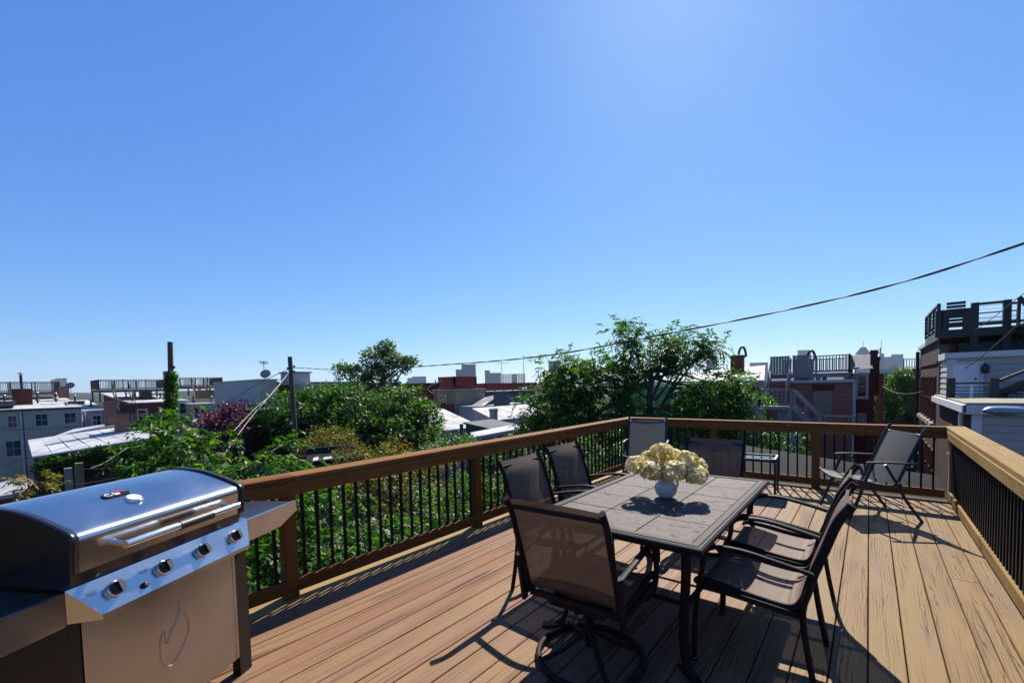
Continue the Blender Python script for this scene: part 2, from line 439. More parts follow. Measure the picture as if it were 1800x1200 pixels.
def timber(parent, name, p, q, w, h, wood, splits=(), gap=0.003):
    """timber from p to q in the plan, modelled along its own y so that the grain runs with it"""
    p, q = Vector(p), Vector(q); d = q - p; L = d.length; ang = math.atan2(-d.x, d.y)
    cuts = [0.0] + [s*L for s in splits] + [L]
    for a, b in zip(cuts, cuts[1:]):
        a2, b2 = a + (gap/2 if a else 0), b - (gap/2 if b != L else 0)
        l = b2 - a2
        mbp = MB().chamfer((-w/2, -l/2, -h/2), (w/2, l/2, h/2), min(0.006, h*0.2))
        c = p + d/L * (a2 + b2)/2
        link(name, mbp.mesh(name, wood), parent, c, (0, 0, ang))
def railing(label, p, q, inward, posts, wood, capwood, splits=(), ext0=0.0, ext1=0.0, gap=0.1085):
    """p, q: ends of the line of the inner face; inward: unit vector to the deck"""
    p, q, n = Vector((*p, 0)), Vector((*q, 0)), Vector((*inward, 0))
    d = (q-p); L = d.length; d /= L
    root = thing('deck_railing', label, 'railing', p, 0, 'timber railings round the deck')
    def loc(s, off, z): return d*s - n*off + Vector((0, 0, z))
    for s in posts:
        if (s < 0.01 or s > L-0.02): continue
        c = loc(s, 0.047, 0); post(root, c.x, c.y, wood)
    timber(root, 'apron', loc(0.0, -0.0005, CAPZ-0.040-0.046), loc(L, -0.0005, CAPZ-0.040-0.046), 0.036, 0.090, wood, splits)
    timber(root, 'top_cap', loc(-ext0, 0.070, CAPZ-0.019), loc(L+ext1, 0.070, CAPZ-0.019), 0.165, 0.038, capwood, splits)
    timber(root, 'bottom_rail', loc(0.0, 0.0195, 0.088), loc(L, 0.0195, 0.088), 0.038, 0.090, wood, splits)
    ps = sorted(posts)
    for a, b in zip(ps, ps[1:]):
        n_b = int(round((b-a-0.09)/gap)); st = (b-a-0.09)/n_b
        for k in range(n_b-0):
            s = a + 0.045 + st*(k+0.5)
            c = loc(s, 0.031, 0.128); link('baluster', bal_wide if gap < 0.1 else bal_mesh, root, c)
    return root
railing('brown timber railing with black balusters along the left edge, by the trees', (XL, YN), (XL, YF), (1, 0),
        [0.05, 1.67, 3.535, 5.43, 7.31, 9.155], M['rail_wood'], M['rail_wood'], (0.3815, 0.70), 0, 0.155)
railing('brown timber railing across the far end of the deck, behind the wicker side table', (XL+0.02, YF), (XR-0.02, YF), (0, -1),
        [0.0, 1.27, 2.54, 3.77], M['rail_wood'], M['rail_wood'], (), 0, 0)
railing('pale timber railing running along the right edge of the deck past the camera', (XR, YN), (XR, YF), (-1, 0),
        [0.05, 1.9, 3.75, 5.75, 9.155], M['rail_wood_new'], M['rail_wood_new'], (0.80,), 0, 0.155, 0.088)
# ================================================================ furniture
M['frame'] = mat('bronze_powder_coat', (0.036,0.029,0.028), (0.050,0.041,0.040), scale=30, rough=0.6, spec=0.1, bump=0.05, bscale=400)
M['sling'] = mesh_fabric('brown_sling_mesh', (0.17,0.096,0.064), (0.28,0.182,0.13), clear=0.05, glow=0.07)
M['sling_grey'] = mesh_fabric('grey_sling_mesh', (0.24,0.235,0.205), (0.33,0.325,0.285), clear=0.04, glow=0.22)
M['frame_grey'] = mat('dark_graphite_tube', (0.018,0.019,0.024), rough=0.45)
M['plastic'] = mat('dark_plastic', (0.02,0.02,0.022), rough=0.5)

def uv_sheet(name, grid, material, parent, thick=0.0):
    mb = MB().sheet(grid); me = mb.mesh(name, material)
    m_, n_ = len(grid), len(grid[0])
    uvl = me.uv_layers.new(name='UVMap')
    acc = [0.0]
    for i in range(1, m_): acc.append(acc[-1] + (Vector(grid[i][0]) - Vector(grid[i-1][0])).length)
    wid = (Vector(grid[0][-1]) - Vector(grid[0][0])).length
    for lp in me.loops:
        i, j = divmod(lp.vertex_index, n_); uvl.data[lp.index].uv = (j/(n_-1)*wid*2, acc[i]*2)
    return link(name, me, parent)

def sling_profile():
    return spline([(0,0.262,0.398),(0,0.245,0.420),(0,0.15,0.418),(0,-0.02,0.395),(0,-0.155,0.392),(0,-0.205,0.44),(0,-0.235,0.55),(0,-0.285,0.70),(0,-0.325,0.82),(0,-0.375,0.905)], 5)
def chair_upper(root, W=0.245):
    prof = sling_profile()
    grid = []
    for p in prof:
        row = []
        for j in range(9):
            x = -W + 2*W*j/8; s = 1-(x/W)**2
            seat = 1.0 if p.y > -0.15 else 0.0
            row.append((x, p.y + (0.018*s if not seat else 0), p.z - 0.022*s*seat))
        grid.append(row)
    k = next(i for i, p in enumerate(prof) if p.z < 0.40 and p.y < -0.15)
    uv_sheet('seat_sling', grid[:k+1], M['sling'], root)
    uv_sheet('back_sling', grid[k:], M['sling'], root)
    for s in (-1, 1):
        MB().tube([(s*(W+0.006), p.y, p.z) for p in prof], 0.0145, 8, flat=1.35).build('sling_rail', M['frame'], root)
    MB().beam((-W, -0.347, 0.862), (W, -0.347, 0.862), 0.014, 0.022).build('top_bar', M['frame'], root)
    MB().beam((-W, -0.185, 0.372), (W, -0.185, 0.372), 0.02, 0.03).build('rear_bar', M['frame'], root)
    MB().beam((-W, 0.225, 0.385), (W, 0.225, 0.385), 0.02, 0.03).build('front_bar', M['frame'], root)
def arm(root, s, W, front=True):
    """front leg, arm and the drop to the back rail in one bent flat bar"""
    a = spline([(s*(W+0.035), 0.225, 0.50), (s*(W+0.037), 0.215, 0.575), (s*(W+0.04), 0.165, 0.618), (s*(W+0.045), 0.05, 0.628), (s*(W+0.04), -0.10, 0.606), (s*(W+0.03), -0.25, 0.575)], 5)
    MB().tube(a, 0.021, 8, flat=0.5, upref=(0, 0, 1)).build('arm', M['frame'], root)
def make_dining_chair():
    W = 0.245
    root = thing('sling_dining_chair', '', 'chair', group='sling chairs set round the tiled table')
    chair_upper(root, W)
    for s in (-1, 1):
        arm(root, s, W)
        MB().tube(spline([(s*(W+0.035), 0.268, 0.0), (s*(W+0.035), 0.262, 0.22), (s*(W+0.035), 0.24, 0.42), (s*(W+0.035), 0.225, 0.50)], 4), 0.0165, 8, flat=0.8).build('leg', M['frame'], root)
        MB().tube(spline([(s*(W+0.020), -0.262, 0.0), (s*(W+0.022), -0.225, 0.20), (s*(W+0.024), -0.205, 0.40), (s*(W+0.024), -0.245, 0.56), (s*(W+0.020), -0.262, 0.62)], 4), 0.0165, 8, flat=0.8).build('leg', M['frame'], root)
        MB().beam((s*(W+0.026), 0.232, 0.405), (s*(W+0.026), -0.205, 0.372), 0.014, 0.026).build('side_rail', M['frame'], root)
        MB().lathe([(0.0,-0.003),(0.019,-0.003),(0.019,0.012),(0.0,0.014)], 10, (s*(W+0.035), 0.268, 0.003)).build('foot_glide', M['plastic'], root)
    return root
def make_swivel_chair():
    W = 0.245
    root = thing('swivel_rocker_chair', '', 'chair', group='sling chairs set round the tiled table')
    chair_upper(root, W)
    for s in (-1, 1):
        arm(root, s, W)
        MB().tube(spline([(s*(W+0.035), 0.225, 0.50), (s*(W+0.034), 0.232, 0.44), (s*(W+0.03), 0.20, 0.36), (s*(W+0.02), 0.10, 0.345)], 4), 0.015, 8).build('arm_post', M['frame'], root)
        MB().beam((s*(W+0.026), -0.248, 0.585), (s*(W+0.024), -0.205, 0.335), 0.020, 0.032, (0,1,0)).build('back_post', M['frame'], root)
        MB().beam((s*(W+0.026), 0.21, 0.388), (s*(W+0.026), -0.205, 0.372), 0.016, 0.03).build('side_rail', M['frame'], root)
    MB().box((-0.15,-0.16,0.315),(0.15,0.16,0.333)).build('seat_plate', M['frame'], root)
    for s in (-1, 1):
        MB().beam((s*0.13, 0.18, 0.348), (s*0.13, -0.18, 0.348), 0.03, 0.028).build('spring_bar', M['frame'], root)
    MB().lathe([(0.024,0.07),(0.024,0.22),(0.034,0.225),(0.034,0.30),(0.05,0.315)], 16).build('pedestal', M['frame'], root)
    ring = [(0.275*math.cos(2*math.pi*k/40), 0.275*math.sin(2*math.pi*k/40), 0.017) for k in range(40)]
    MB().tube(ring, 0.0165, 8, closed=True, flat=1.0).build('base_ring', M['frame'], root)
    for k in range(4):
        a = math.pi/4 + k*math.pi/2
        MB().tube(spline([(0.02*math.cos(a), 0.02*math.sin(a), 0.14), (0.08*math.cos(a), 0.08*math.sin(a), 0.105), (0.16*math.cos(a), 0.16*math.sin(a), 0.055), (0.265*math.cos(a), 0.265*math.sin(a), 0.020)], 4), 0.016, 8, flat=0.6).build('spoke', M['frame'], root)
    return root
def place(o, x, y, rz, label):
    o.location = (x, y, 0.002); o.rotation_euler = (0, 0, math.radians(rz)); o['label'] = label; return o
# facing: local +y is the way the sitter looks
ch = place(make_dining_chair(), -0.425, 2.585, 90, 'brown mesh armchair on the right of the table, nearest the camera')
ch2 = place(copy_tree(ch), -0.43, 3.22, 89, 'brown mesh armchair on the right of the table, the farther of the two')
ch3 = place(copy_tree(ch), -1.70, 2.62, -88, 'brown mesh armchair on the left of the table, just behind the swivel chair')
ch4 = place(copy_tree(ch), -1.80, 3.36, -90, 'brown mesh armchair on the left of the table, the farther one by the railing')
sw = place(make_swivel_chair(), -1.13, 1.99, 3, 'brown mesh swivel chair with round ring base at the near end of the table')
sw2 = place(copy_tree(sw), -1.12, 4.02, 180, 'dark mesh chair at the far end of the table, behind the flowers')

# ---- folding sling chairs
def make_folding_chair():
    root = thing('folding_sling_chair', '', 'chair', group='grey folding sling chairs')
    W = 0.265
    def grid(prof, sag, ax_):
        g = []
        for p in prof:
            row = []
            for j in range(7):
                x = -W + 2*W*j/6; s = (1-(x/W)**2)*sag
                row.append((x, p[1] + (s if ax_ else 0), p[2] - (0 if ax_ else s)))
            g.append(row)
        return g
    seat = spline([(0,0.335,0.405),(0,0.325,0.425),(0,0.20,0.40),(0,0.02,0.362),(0,-0.11,0.355)], 4)
    back = spline([(0,-0.115,0.365),(0,-0.18,0.52),(0,-0.255,0.70),(0,-0.33,0.875)], 4)
    uv_sheet('seat_sling', grid(seat, 0.03, False), M['sling_grey'], root)
    uv_sheet('back_sling', grid(back, 0.015, True), M['sling_grey'], root)
    for s in (-1, 1):
        MB().tube([(s*(W+0.004), p.y, p.z-0.004) for p in seat], 0.012, 8).build('seat_rail', M['frame_grey'], root)
        MB().tube([(s*(W+0.006), p.y, p.z) for p in back] + [Vector((s*(W+0.006),-0.352,0.915)), Vector((s*(W+0.006),-0.362,0.928))], 0.0155, 8).build('back_post', M['frame_grey'], root)
        MB().tube(spline([(s*(W+0.032), 0.17, 0.588),(s*(W+0.034), 0.05, 0.592),(s*(W+0.034),-0.12,0.588),(s*(W+0.030),-0.27,0.58)], 4), 0.020, 8, flat=0.55).build('arm', M['frame_grey'], root)
        MB().tube(spline([(s*(W+0.026), 0.10, 0.585),(s*(W+0.026), 0.17, 0.40),(s*(W+0.026), 0.235, 0.20),(s*(W+0.026), 0.315, 0.0)], 4), 0.0155, 8).build('leg', M['frame_grey'], root)
        MB().tube(spline([(s*(W+0.024), -0.005, 0.57),(s*(W+0.024), -0.075, 0.44),(s*(W+0.022), -0.135, 0.335),(s*(W+0.020), -0.20, 0.20),(s*(W+0.020), -0.335, 0.0)], 4), 0.0145, 8).build('leg', M['frame_grey'], root)
        MB().tube([(s*(W-0.006),-0.118,0.365),(s*(W+0.046),-0.118,0.365)], 0.026, 12).build('hinge', M['plastic'], root)
    MB().tube([(-W-0.026, 0.205, 0.29),(W+0.026, 0.205, 0.29)], 0.008, 8).build('stretcher', M['frame_grey'], root)
    MB().tube([(-W-0.02, -0.245, 0.13),(W+0.02, -0.245, 0.13)], 0.008, 8).build('stretcher', M['frame_grey'], root)
    MB().tube([(-W, -0.325, 0.862),(W, -0.325, 0.862)], 0.009, 8).build('top_bar', M['frame_grey'], root)
    return root
fc = make_folding_chair()
place(fc, -0.005, 5.98, 118, 'grey folding sling chair standing open in the far right corner of the deck')
place(copy_tree(fc), -2.52, 6.15, 197, 'grey folding sling chair in the far left corner, behind the flowers')

# ---- tiled dining table
M['tile'] = None
def tile_mat(name, tones, sc):
    tones = [alb(t) for t in tones]
    m = bpy.data.materials.new(name); m.use_nodes = True
    nt = m.node_tree; N = nt.nodes; L = nt.links; b = N['Principled BSDF']
    tc = N.new('ShaderNodeTexCoord'); oi = N.new('ShaderNodeObjectInfo')
    ml = N.new('ShaderNodeMath'); ml.operation = 'MULTIPLY'; ml.inputs[1].default_value = 43.0; L.new(oi.outputs['Random'], ml.inputs[0])
    ad = N.new('ShaderNodeVectorMath'); L.new(tc.outputs['Object'], ad.inputs[0]); L.new(ml.outputs[0], ad.inputs[1])
    mp = N.new('ShaderNodeMapping'); mp.inputs['Rotation'].default_value = (0, 0, 0.6); mp.inputs['Scale'].default_value = (1, 2.2, 1)
    L.new(ad.outputs[0], mp.inputs['Vector'])
    nz = N.new('ShaderNodeTexNoise'); nz.inputs['Scale'].default_value = sc; nz.inputs['Detail'].default_value = 8; nz.inputs['Roughness'].default_value = 0.62; nz.inputs['Distortion'].default_value = 1.3
    L.new(mp.outputs['Vector'], nz.inputs['Vector'])
    rp = ramp(N, [(0.37 + 0.26*i/(len(tones)-1), t) for i, t in enumerate(tones)]); L.new(nz.outputs['Fac'], rp.inputs['Fac'])
    L.new(rp.outputs['Color'], b.inputs['Base Color']); b.inputs['Roughness'].default_value = 0.7; b.inputs['Specular IOR Level'].default_value = 0.12
    bp = N.new('ShaderNodeBump'); bp.inputs['Strength'].default_value = 0.35; bp.inputs['Distance'].default_value = 0.006
    L.new(nz.outputs['Fac'], bp.inputs['Height']); L.new(bp.outputs['Normal'], b.inputs['Normal'])
    return m
M['tile'] = tile_mat('slate_look_tile', [(0.075,0.055,0.047),(0.205,0.145,0.118),(0.24,0.20,0.175),(0.135,0.112,0.107),(0.25,0.17,0.122)], 6.0)
M['tile_plain'] = tile_mat('plain_grey_tile', [(0.135,0.12,0.105),(0.16,0.142,0.125),(0.15,0.132,0.118)], 3.0)
M['grout'] = mat('dark_grout', (0.03,0.028,0.028), rough=0.8)
tx0, tx1, ty0, ty1, tz = -1.535, -0.565, 2.00, 3.68, 0.700
table = thing('tiled_dining_table', 'bronze patio table with stone tile top standing in the middle of the deck', 'table', ((tx0+tx1)/2, (ty0+ty1)/2, 0.002))
hx, hy = (tx1-tx0)/2, (ty1-ty0)/2
fwm = 0.062
MB().box((-hx+fwm-0.002, -hy+fwm-0.002, tz-0.028), (hx-fwm+0.002, hy-fwm+0.002, tz-0.009)).build('tray', M['grout'], table)
def frame_bar(p, q, nrm):
    """moulded table edge: flat top, rounded outer nose"""
    p, q, n = Vector(p), Vector(q), Vector(nrm)
    pr = [(0,-0.030),(0,0.0),(0.006,0.0045),(0.036,0.0045),(0.040,0.001),(0.050,0.001),(0.060,-0.004),(0.064,-0.013),(0.060,-0.026),(0.052,-0.034)]
    mb = MB(); up = Vector((0,0,1))
    rows = []
    for e, sg in ((p, -1), (q, 1)):
        t = (q-p).normalized()
        rows.append([e + n*a + t*sg*a + up*(b+tz) for a, b in pr])     # mitred ends
    k = len(pr)
    mb.add(rows[0]+rows[1], [(i, (i+1) % k, k+(i+1) % k, k+i) for i in range(k)][::1])
    mb.add(rows[0], [tuple(range(k))[::-1]]); mb.add(rows[1], [tuple(range(k))])
    return mb.build('frame_rail', M['frame'], table)
ix, iy = hx-fwm, hy-fwm
frame_bar((-ix,-iy,0),(ix,-iy,0),(0,-1,0)); frame_bar((ix,-iy,0),(ix,iy,0),(1,0,0)); frame_bar((ix,iy,0),(-ix,iy,0),(0,1,0)); frame_bar((-ix,iy,0),(-ix,-iy,0),(-1,0,0))
# tiles: three columns, outer columns in slate, plain ones down the middle except at the ends
ncol, nrow = 3, 5
cw, rh = 2*ix/ncol, 2*iy/nrow
tm = {}
for c in range(ncol):
    for r_ in range(nrow):
        plain = (c == 1 and 1 <= r_ <= 3)
        key = plain
        if key not in tm:
            a, b_ = cw/2-0.0022, rh/2-0.0022; q = 0.003
            mbt = MB()
            mbt.add([(-a,-b_,-0.009),(a,-b_,-0.009),(a,b_,-0.009),(-a,b_,-0.009),(-a,-b_,-0.002),(a,-b_,-0.002),(a,b_,-0.002),(-a,b_,-0.002),(-a+q,-b_+q,0),(a-q,-b_+q,0),(a-q,b_-q,0),(-a+q,b_-q,0)],
                    [(0,1,5,4),(1,2,6,5),(2,3,7,6),(3,0,4,7),(4,5,9,8),(5,6,10,9),(6,7,11,10),(7,4,8,11),(8,9,10,11)])
            tm[key] = mbt.mesh('tile', M['tile_plain' if plain else 'tile'])
        link('tile', tm[key], table, (-ix+cw*(c+0.5), -iy+rh*(r_+0.5), tz-0.001 + 0.0003*((c*7+r_*3) % 4)))
for sx in (-1, 1):
    for sy in (-1, 1):
        MB().tube(spline([(sx*0.385, sy*0.735, tz-0.03),(sx*0.375, sy*0.72, 0.48),(sx*0.345, sy*0.66, 0.22),(sx*0.355, sy*0.66, 0.06),(sx*0.40, sy*0.70, 0.004)], 5), 0.024, 4, flat=0.62).build('leg', M['frame'], table)
        MB().beam((sx*0.33, sy*0.645, 0.015), (sx*0.455, sy*0.75, 0.008), 0.05, 0.012).build('foot', M['frame'], table)
    MB().beam((sx*0.36, -0.69, 0.34), (sx*0.36, 0.69, 0.34), 0.026, 0.014).build('stretcher', M['frame'], table)
    MB().beam((sx*0.40, -0.76, tz-0.052), (sx*0.40, 0.76, tz-0.052), 0.022, 0.034).build('apron', M['frame'], table)
for sy in (-1, 1):
    MB().beam((-0.39, sy*0.74, tz-0.056), (0.39, sy*0.74, tz-0.056), 0.022, 0.03).build('apron', M['frame'], table)
    MB().beam((-0.35, sy*0.66, 0.34), (0.35, sy*0.66, 0.34), 0.026, 0.014).build('stretcher', M['frame'], table)

# ---- vase and flowers
M['porcelain'] = mat('white_glazed_ceramic', (0.70,0.71,0.74), (0.78,0.79,0.80), scale=20, rough=0.18, spec=0.6)
VX, VY, VZ = -1.015, 2.80, tz + 0.0065
vase = thing('ribbed_pitcher_vase', 'small ribbed white ceramic pitcher used as a vase on the table', 'vase', (VX, VY, VZ))
prof = [(0.0,0.0),(0.040,0.0),(0.044,0.004),(0.058,0.022),(0.066,0.045),(0.067,0.068),(0.060,0.088),(0.048,0.102),(0.040,0.112),(0.039,0.124),(0.044,0.138),(0.049,0.143),(0.046,0.141),(0.037,0.124),(0.037,0.108)]
rip = lambda a, z: 1 + (0.045*math.cos(a*22) if 0.012 < z < 0.085 else 0.0)
MB().lathe(prof, 130, ripple=rip).build('body', M['porcelain'], vase)
MB().tube(spline([(0.042,-0.012,0.134),(0.075,-0.025,0.130),(0.086,-0.03,0.095),(0.063,-0.02,0.062)], 5), 0.007, 8).build('handle', M['porcelain'], vase)
M['petal'] = leaf_mat('cream_petal', (0.50,0.37,0.10), (0.68,0.61,0.34), (0.76,0.74,0.60), tr=0.38, hue=0.5, val=1.25, rough=0.6)
M['petal_leaf'] = mat('dried_leaf', (0.12,0.11,0.05), (0.20,0.17,0.08), scale=20, rough=0.7)
bq = thing('hydrangea_bouquet', 'bunch of cream and yellow hydrangea heads standing in the white pitcher', 'flowers', (VX, VY, VZ + 0.09))
frng = np.random.default_rng(5)
def soup(name, V, F, rnd, material, parent=None, smooth=False):
    """fast mesh from arrays; rnd = one value for each face"""
    me = bpy.data.meshes.new(name)
    nv, nf, k = len(V), len(F), F.shape[1]
    me.vertices.add(nv); me.vertices.foreach_set('co', np.ascontiguousarray(V, dtype=np.float32).ravel())
    me.loops.add(nf*k); me.loops.foreach_set('vertex_index', np.ascontiguousarray(F, dtype=np.int32).ravel())
    me.polygons.add(nf); me.polygons.foreach_set('loop_start', np.arange(0, nf*k, k, dtype=np.int32))
    me.update(calc_edges=True)
    if rnd is not None:
        a = me.attributes.new('rnd', 'FLOAT', 'FACE'); a.data.foreach_set('value', np.ascontiguousarray(rnd, dtype=np.float32))
    me.materials.append(material); me.validate()
    return link(name, me, parent)
def flower_head(c, R, n, seed):
    g = np.random.default_rng(seed)
    V, F, Rn = [], [], []
    for i in range(n):
        ph = math.acos(1 - 1.75*(i+0.5)/n); th = i*2.39996
        nrm = Vector((math.sin(ph)*math.cos(th), math.sin(ph)*math.sin(th), math.cos(ph)))
        nrm = (nrm + Vector(g.normal(0, 0.16, 3))).normalized()
        p = Vector(c) + Vector((nrm.x*R, nrm.y*R, nrm.z*R*0.85)) * g.uniform(0.86, 1.06)
        t = nrm.orthogonal().normalized(); bt = nrm.cross(t); a0 = g.uniform(0, 6.28); tone = g.uniform(0, 1)
        for q in range(4):
            a = a0 + q*math.pi/2; d = t*math.cos(a) + bt*math.sin(a); e = nrm.cross(d)
            s = R*g.uniform(0.34, 0.48); lift = g.uniform(-0.1, 0.25)
            b = len(V)
            V += [p, p + d*s*0.55 + e*s*0.42 + nrm*s*0.12, p + d*s + nrm*s*lift, p + d*s*0.55 - e*s*0.42 + nrm*s*0.12]
            F.append((b, b+1, b+2, b+3)); Rn.append(min(1, max(0, tone*0.75 + g.uniform(-0.1, 0.35))))
    return soup('flower_head', np.array([tuple(v) for v in V]), np.array(F), np.array(Rn), M['petal'], bq)
heads = [(-0.180,-0.04,0.115,0.064),(-0.085,-0.11,0.095,0.066),(-0.025,0.03,0.195,0.066),(0.045,-0.11,0.10,0.068),(0.125,0.0,0.15,0.066),(0.175,-0.075,0.075,0.064),(-0.10,0.06,0.145,0.060),(0.055,0.115,0.15,0.060),(0.19,0.065,0.105,0.058),(-0.15,0.11,0.09,0.055)]
# spread the heads across the line of sight
for i, (x, y, z, R) in enumerate(heads):
    xx, yy = x*0.93 - y*0.36, x*0.36 + y*0.93
    flower_head((xx, yy, z), R*1.04, 62, 100+i)
    MB().tube(spline([(0.01*math.cos(i), 0.01*math.sin(i), 0.0), (xx*0.35, yy*0.35, z*0.45), (xx, yy, z-R*0.3)], 4), 0.0028, 5).build('stem', M['petal_leaf'], bq)
for i in range(9):
    a = i*2.4 + 0.4; d = Vector((math.cos(a), math.sin(a), 0)); e = Vector((-math.sin(a), math.cos(a), 0)); b0 = d*0.035 + Vector((0,0,0.058)); L_ = frng.uniform(0.08, 0.115)
    MB().sheet([[b0 - e*0.002, b0, b0 + e*0.002], [b0+d*L_*0.5-e*0.02+Vector((0,0,0.012)), b0+d*L_*0.5+Vector((0,0,0.004)), b0+d*L_*0.5+e*0.02+Vector((0,0,0.012))], [b0+d*L_-e*0.002+Vector((0,0,-0.012)), b0+d*L_+Vector((0,0,-0.013)), b0+d*L_+e*0.002+Vector((0,0,-0.012))]]).build('leaf', M['petal_leaf'], bq)

# ---- wicker side table with a glass top
M['wicker'] = mat('dark_wicker', (0.018,0.014,0.014), (0.05,0.04,0.038), scale=60, rough=0.5, lo=0.4, hi=0.6)
M['table_glass'] = mat('tinted_table_glass', (0.03,0.04,0.045), rough=0.015, spec=1.0)
M['table_glass'].node_tree.nodes['Principled BSDF'].inputs['IOR'].default_value = 1.8
st = thing('wicker_side_table', 'small dark wicker side table with glass top by the far railing', 'table', (-1.10, 6.33, 0.002), math.radians(4))
a = 0.205; zt = 0.452
def rrect(a, b, r, n=5):
    out = []
    for cx_, cy_, s0 in ((a-r, b-r, 0), (-a+r, b-r, 1), (-a+r, -b+r, 2), (a-r, -b+r, 3)):
        for k in range(n+1):
            t = (s0 + k/n)*math.pi/2; out.append((cx_+r*math.cos(t), cy_+r*math.sin(t)))
    return out
path = [(x, y, zt) for x, y in rrect(a, a, 0.05)]
MB().tube(path, 0.0175, 8, closed=True).build('rim', M['wicker'], st)
# the weave wound round the rim
wind = MB(); per = rrect(a, a, 0.05, 9); 
P = [Vector((x, y, zt)) for x, y in per]
P2 = []
for i in range(len(P)):
    p, q = P[i], P[(i+1) % len(P)]; n_ = max(1, int((q-p).length/0.013))
    P2 += [p + (q-p)*k/n_ for k in range(n_)]
for i in range(0, len(P2)):
    t = (P2[(i+1) % len(P2)] - P2[i-1]).normalized(); s_ = t.cross(Vector((0,0,1)))
    wind.tube([P2[i] + s_*0.0205*math.cos(q*math.pi/3) + Vector((0,0,1))*0.0205*math.sin(q*math.pi/3) + t*0.006*(q/6-0.5) for q in range(6)], 0.0042, 4, closed=True)
wind.build('rim_weave', M['wicker'], st)
MB().prism([(x, y, zt-0.004) for x, y in rrect(a-0.012, a-0.012, 0.04)], (0, 0, 0.006)).build('glass_top', M['table_glass'], st)
for sx in (-1, 1):
    for sy in (-1, 1):
        MB().tube(spline([(sx*a, sy*a, 0.0),(sx*a, sy*a, 0.25),(sx*(a-0.002), sy*(a-0.002), 0.41),(sx*(a-0.03), sy*(a-0.03), zt-0.012)], 4), 0.0135, 8).build('leg', M['wicker'], st)
# ================================================================ the gas grill
def steel(name, base, rough, along='X'):
    m = bpy.data.materials.new(name); m.use_nodes = True
    nt = m.node_tree; N = nt.nodes; L = nt.links; b = N['Principled BSDF']
    b.inputs['Metallic'].default_value = 1.0
    tc = N.new('ShaderNodeTexCoord'); mp = N.new('ShaderNodeMapping')
    mp.inputs['Scale'].default_value = (1.2, 160, 160) if along == 'X' else (160, 160, 1.2)
    L.new(tc.outputs['Object'], mp.inputs['Vector'])
    nz = N.new('ShaderNodeTexNoise'); nz.inputs['Scale'].default_value = 2.0; nz.inputs['Detail'].default_value = 3; L.new(mp.outputs['Vector'], nz.inputs['Vector'])
    n2 = N.new('ShaderNodeTexNoise'); n2.inputs['Scale'].default_value = 5.0; n2.inputs['Detail'].default_value = 3; L.new(tc.outputs['Object'], n2.inputs['Vector'])
    rp = ramp(N, [(0.3, tuple(c*0.86 for c in base)), (0.7, base)]); L.new(n2.outputs['Fac'], rp.inputs['Fac'])
    L.new(rp.outputs['Color'], b.inputs['Base Color'])
    mr = N.new('ShaderNodeMapRange'); mr.inputs['To Min'].default_value = rough*0.7; mr.inputs['To Max'].default_value = rough*1.45
    L.new(n2.outputs['Fac'], mr.inputs['Value']); L.new(mr.outputs[0], b.inputs['Roughness'])
    bp = N.new('ShaderNodeBump'); bp.inputs['Strength'].default_value = 0.02; bp.inputs['Distance'].default_value = 0.0005
    L.new(nz.outputs['Fac'], bp.inputs['Height'])
    n3 = N.new('ShaderNodeTexNoise'); n3.inputs['Scale'].default_value = 3.0; L.new(tc.outputs['Object'], n3.inputs['Vector'])
    b2 = N.new('ShaderNodeBump'); b2.inputs['Strength'].default_value = 0.16; b2.inputs['Distance'].default_value = 0.02
    L.new(n3.outputs['Fac'], b2.inputs['Height']); L.new(bp.outputs['Normal'], b2.inputs['Normal']); L.new(b2.outputs['Normal'], b.inputs['Normal'])
    return m
M['steel'] = steel('brushed_stainless', (0.58,0.575,0.57), 0.19)
M['steel_door'] = steel('brushed_stainless_door', (0.43,0.44,0.46), 0.24, 'Z')
M['chrome'] = mat('polished_chrome', (0.75,0.75,0.76), rough=0.08, metal=1.0)
M['enamel'] = mat('black_enamel', (0.012,0.012,0.014), (0.02,0.02,0.022), scale=40, rough=0.28, spec=0.6)
M['cart'] = mat('black_cart_paint', (0.016,0.014,0.013), rough=0.45)
M['shelf_black'] = mat('black_shelf_plastic', (0.018,0.020,0.024), (0.03,0.032,0.036), scale=60, rough=0.38, bump=0.2, bscale=300)
M['white_print'] = mat('white_print', (0.75,0.76,0.78), rough=0.4)
M['red_print'] = mat('red_print', (0.45,0.02,0.04), rough=0.35)
M['grey_print'] = mat('dark_print', (0.05,0.05,0.07), rough=0.5)

# local frame: x along the front to the right, y to the back, z up; origin at the right front leg
G = thing('gas_grill', 'stainless gas grill with black end caps and four knobs on the left of the deck', 'grill', (-2.50, 0.82, 0.002), math.radians(120))
# lid shell
lp = [(-0.010,0.832),(-0.0135,0.87),(-0.0175,0.912),(-0.020,0.943),(-0.014,0.962),(0.006,0.976),(0.05,0.994),(0.12,1.018),(0.20,1.040),(0.29,1.053),(0.37,1.054),(0.44,1.035),(0.485,0.99),(0.50,0.93),(0.505,0.832)]
lp = [(p.x, p.y) for p in spline([(a, b, 0) for a, b in lp], 4)]
x0, x1 = -0.752, 0.012
lid = MB().sheet([[(x, a, b) for a, b in lp] for x in (x0+0.018, -0.6, -0.37, -0.14, x1-0.018)]).build('lid', M['steel'], G)
for xa, xb in ((x0-0.008, x0+0.022), (x1-0.022, x1+0.008)):
    mbx = MB()
    out = [(a + (0.006 if a > 0.25 else -0.006), b + (0.006 if b > 0.94 else 0.0)) for a, b in lp]
    mbx.prism([(xa, a, b) for a, b in out], (xb-xa, 0, 0), True)
    mbx.build('lid_end_cap', M['enamel'], G)
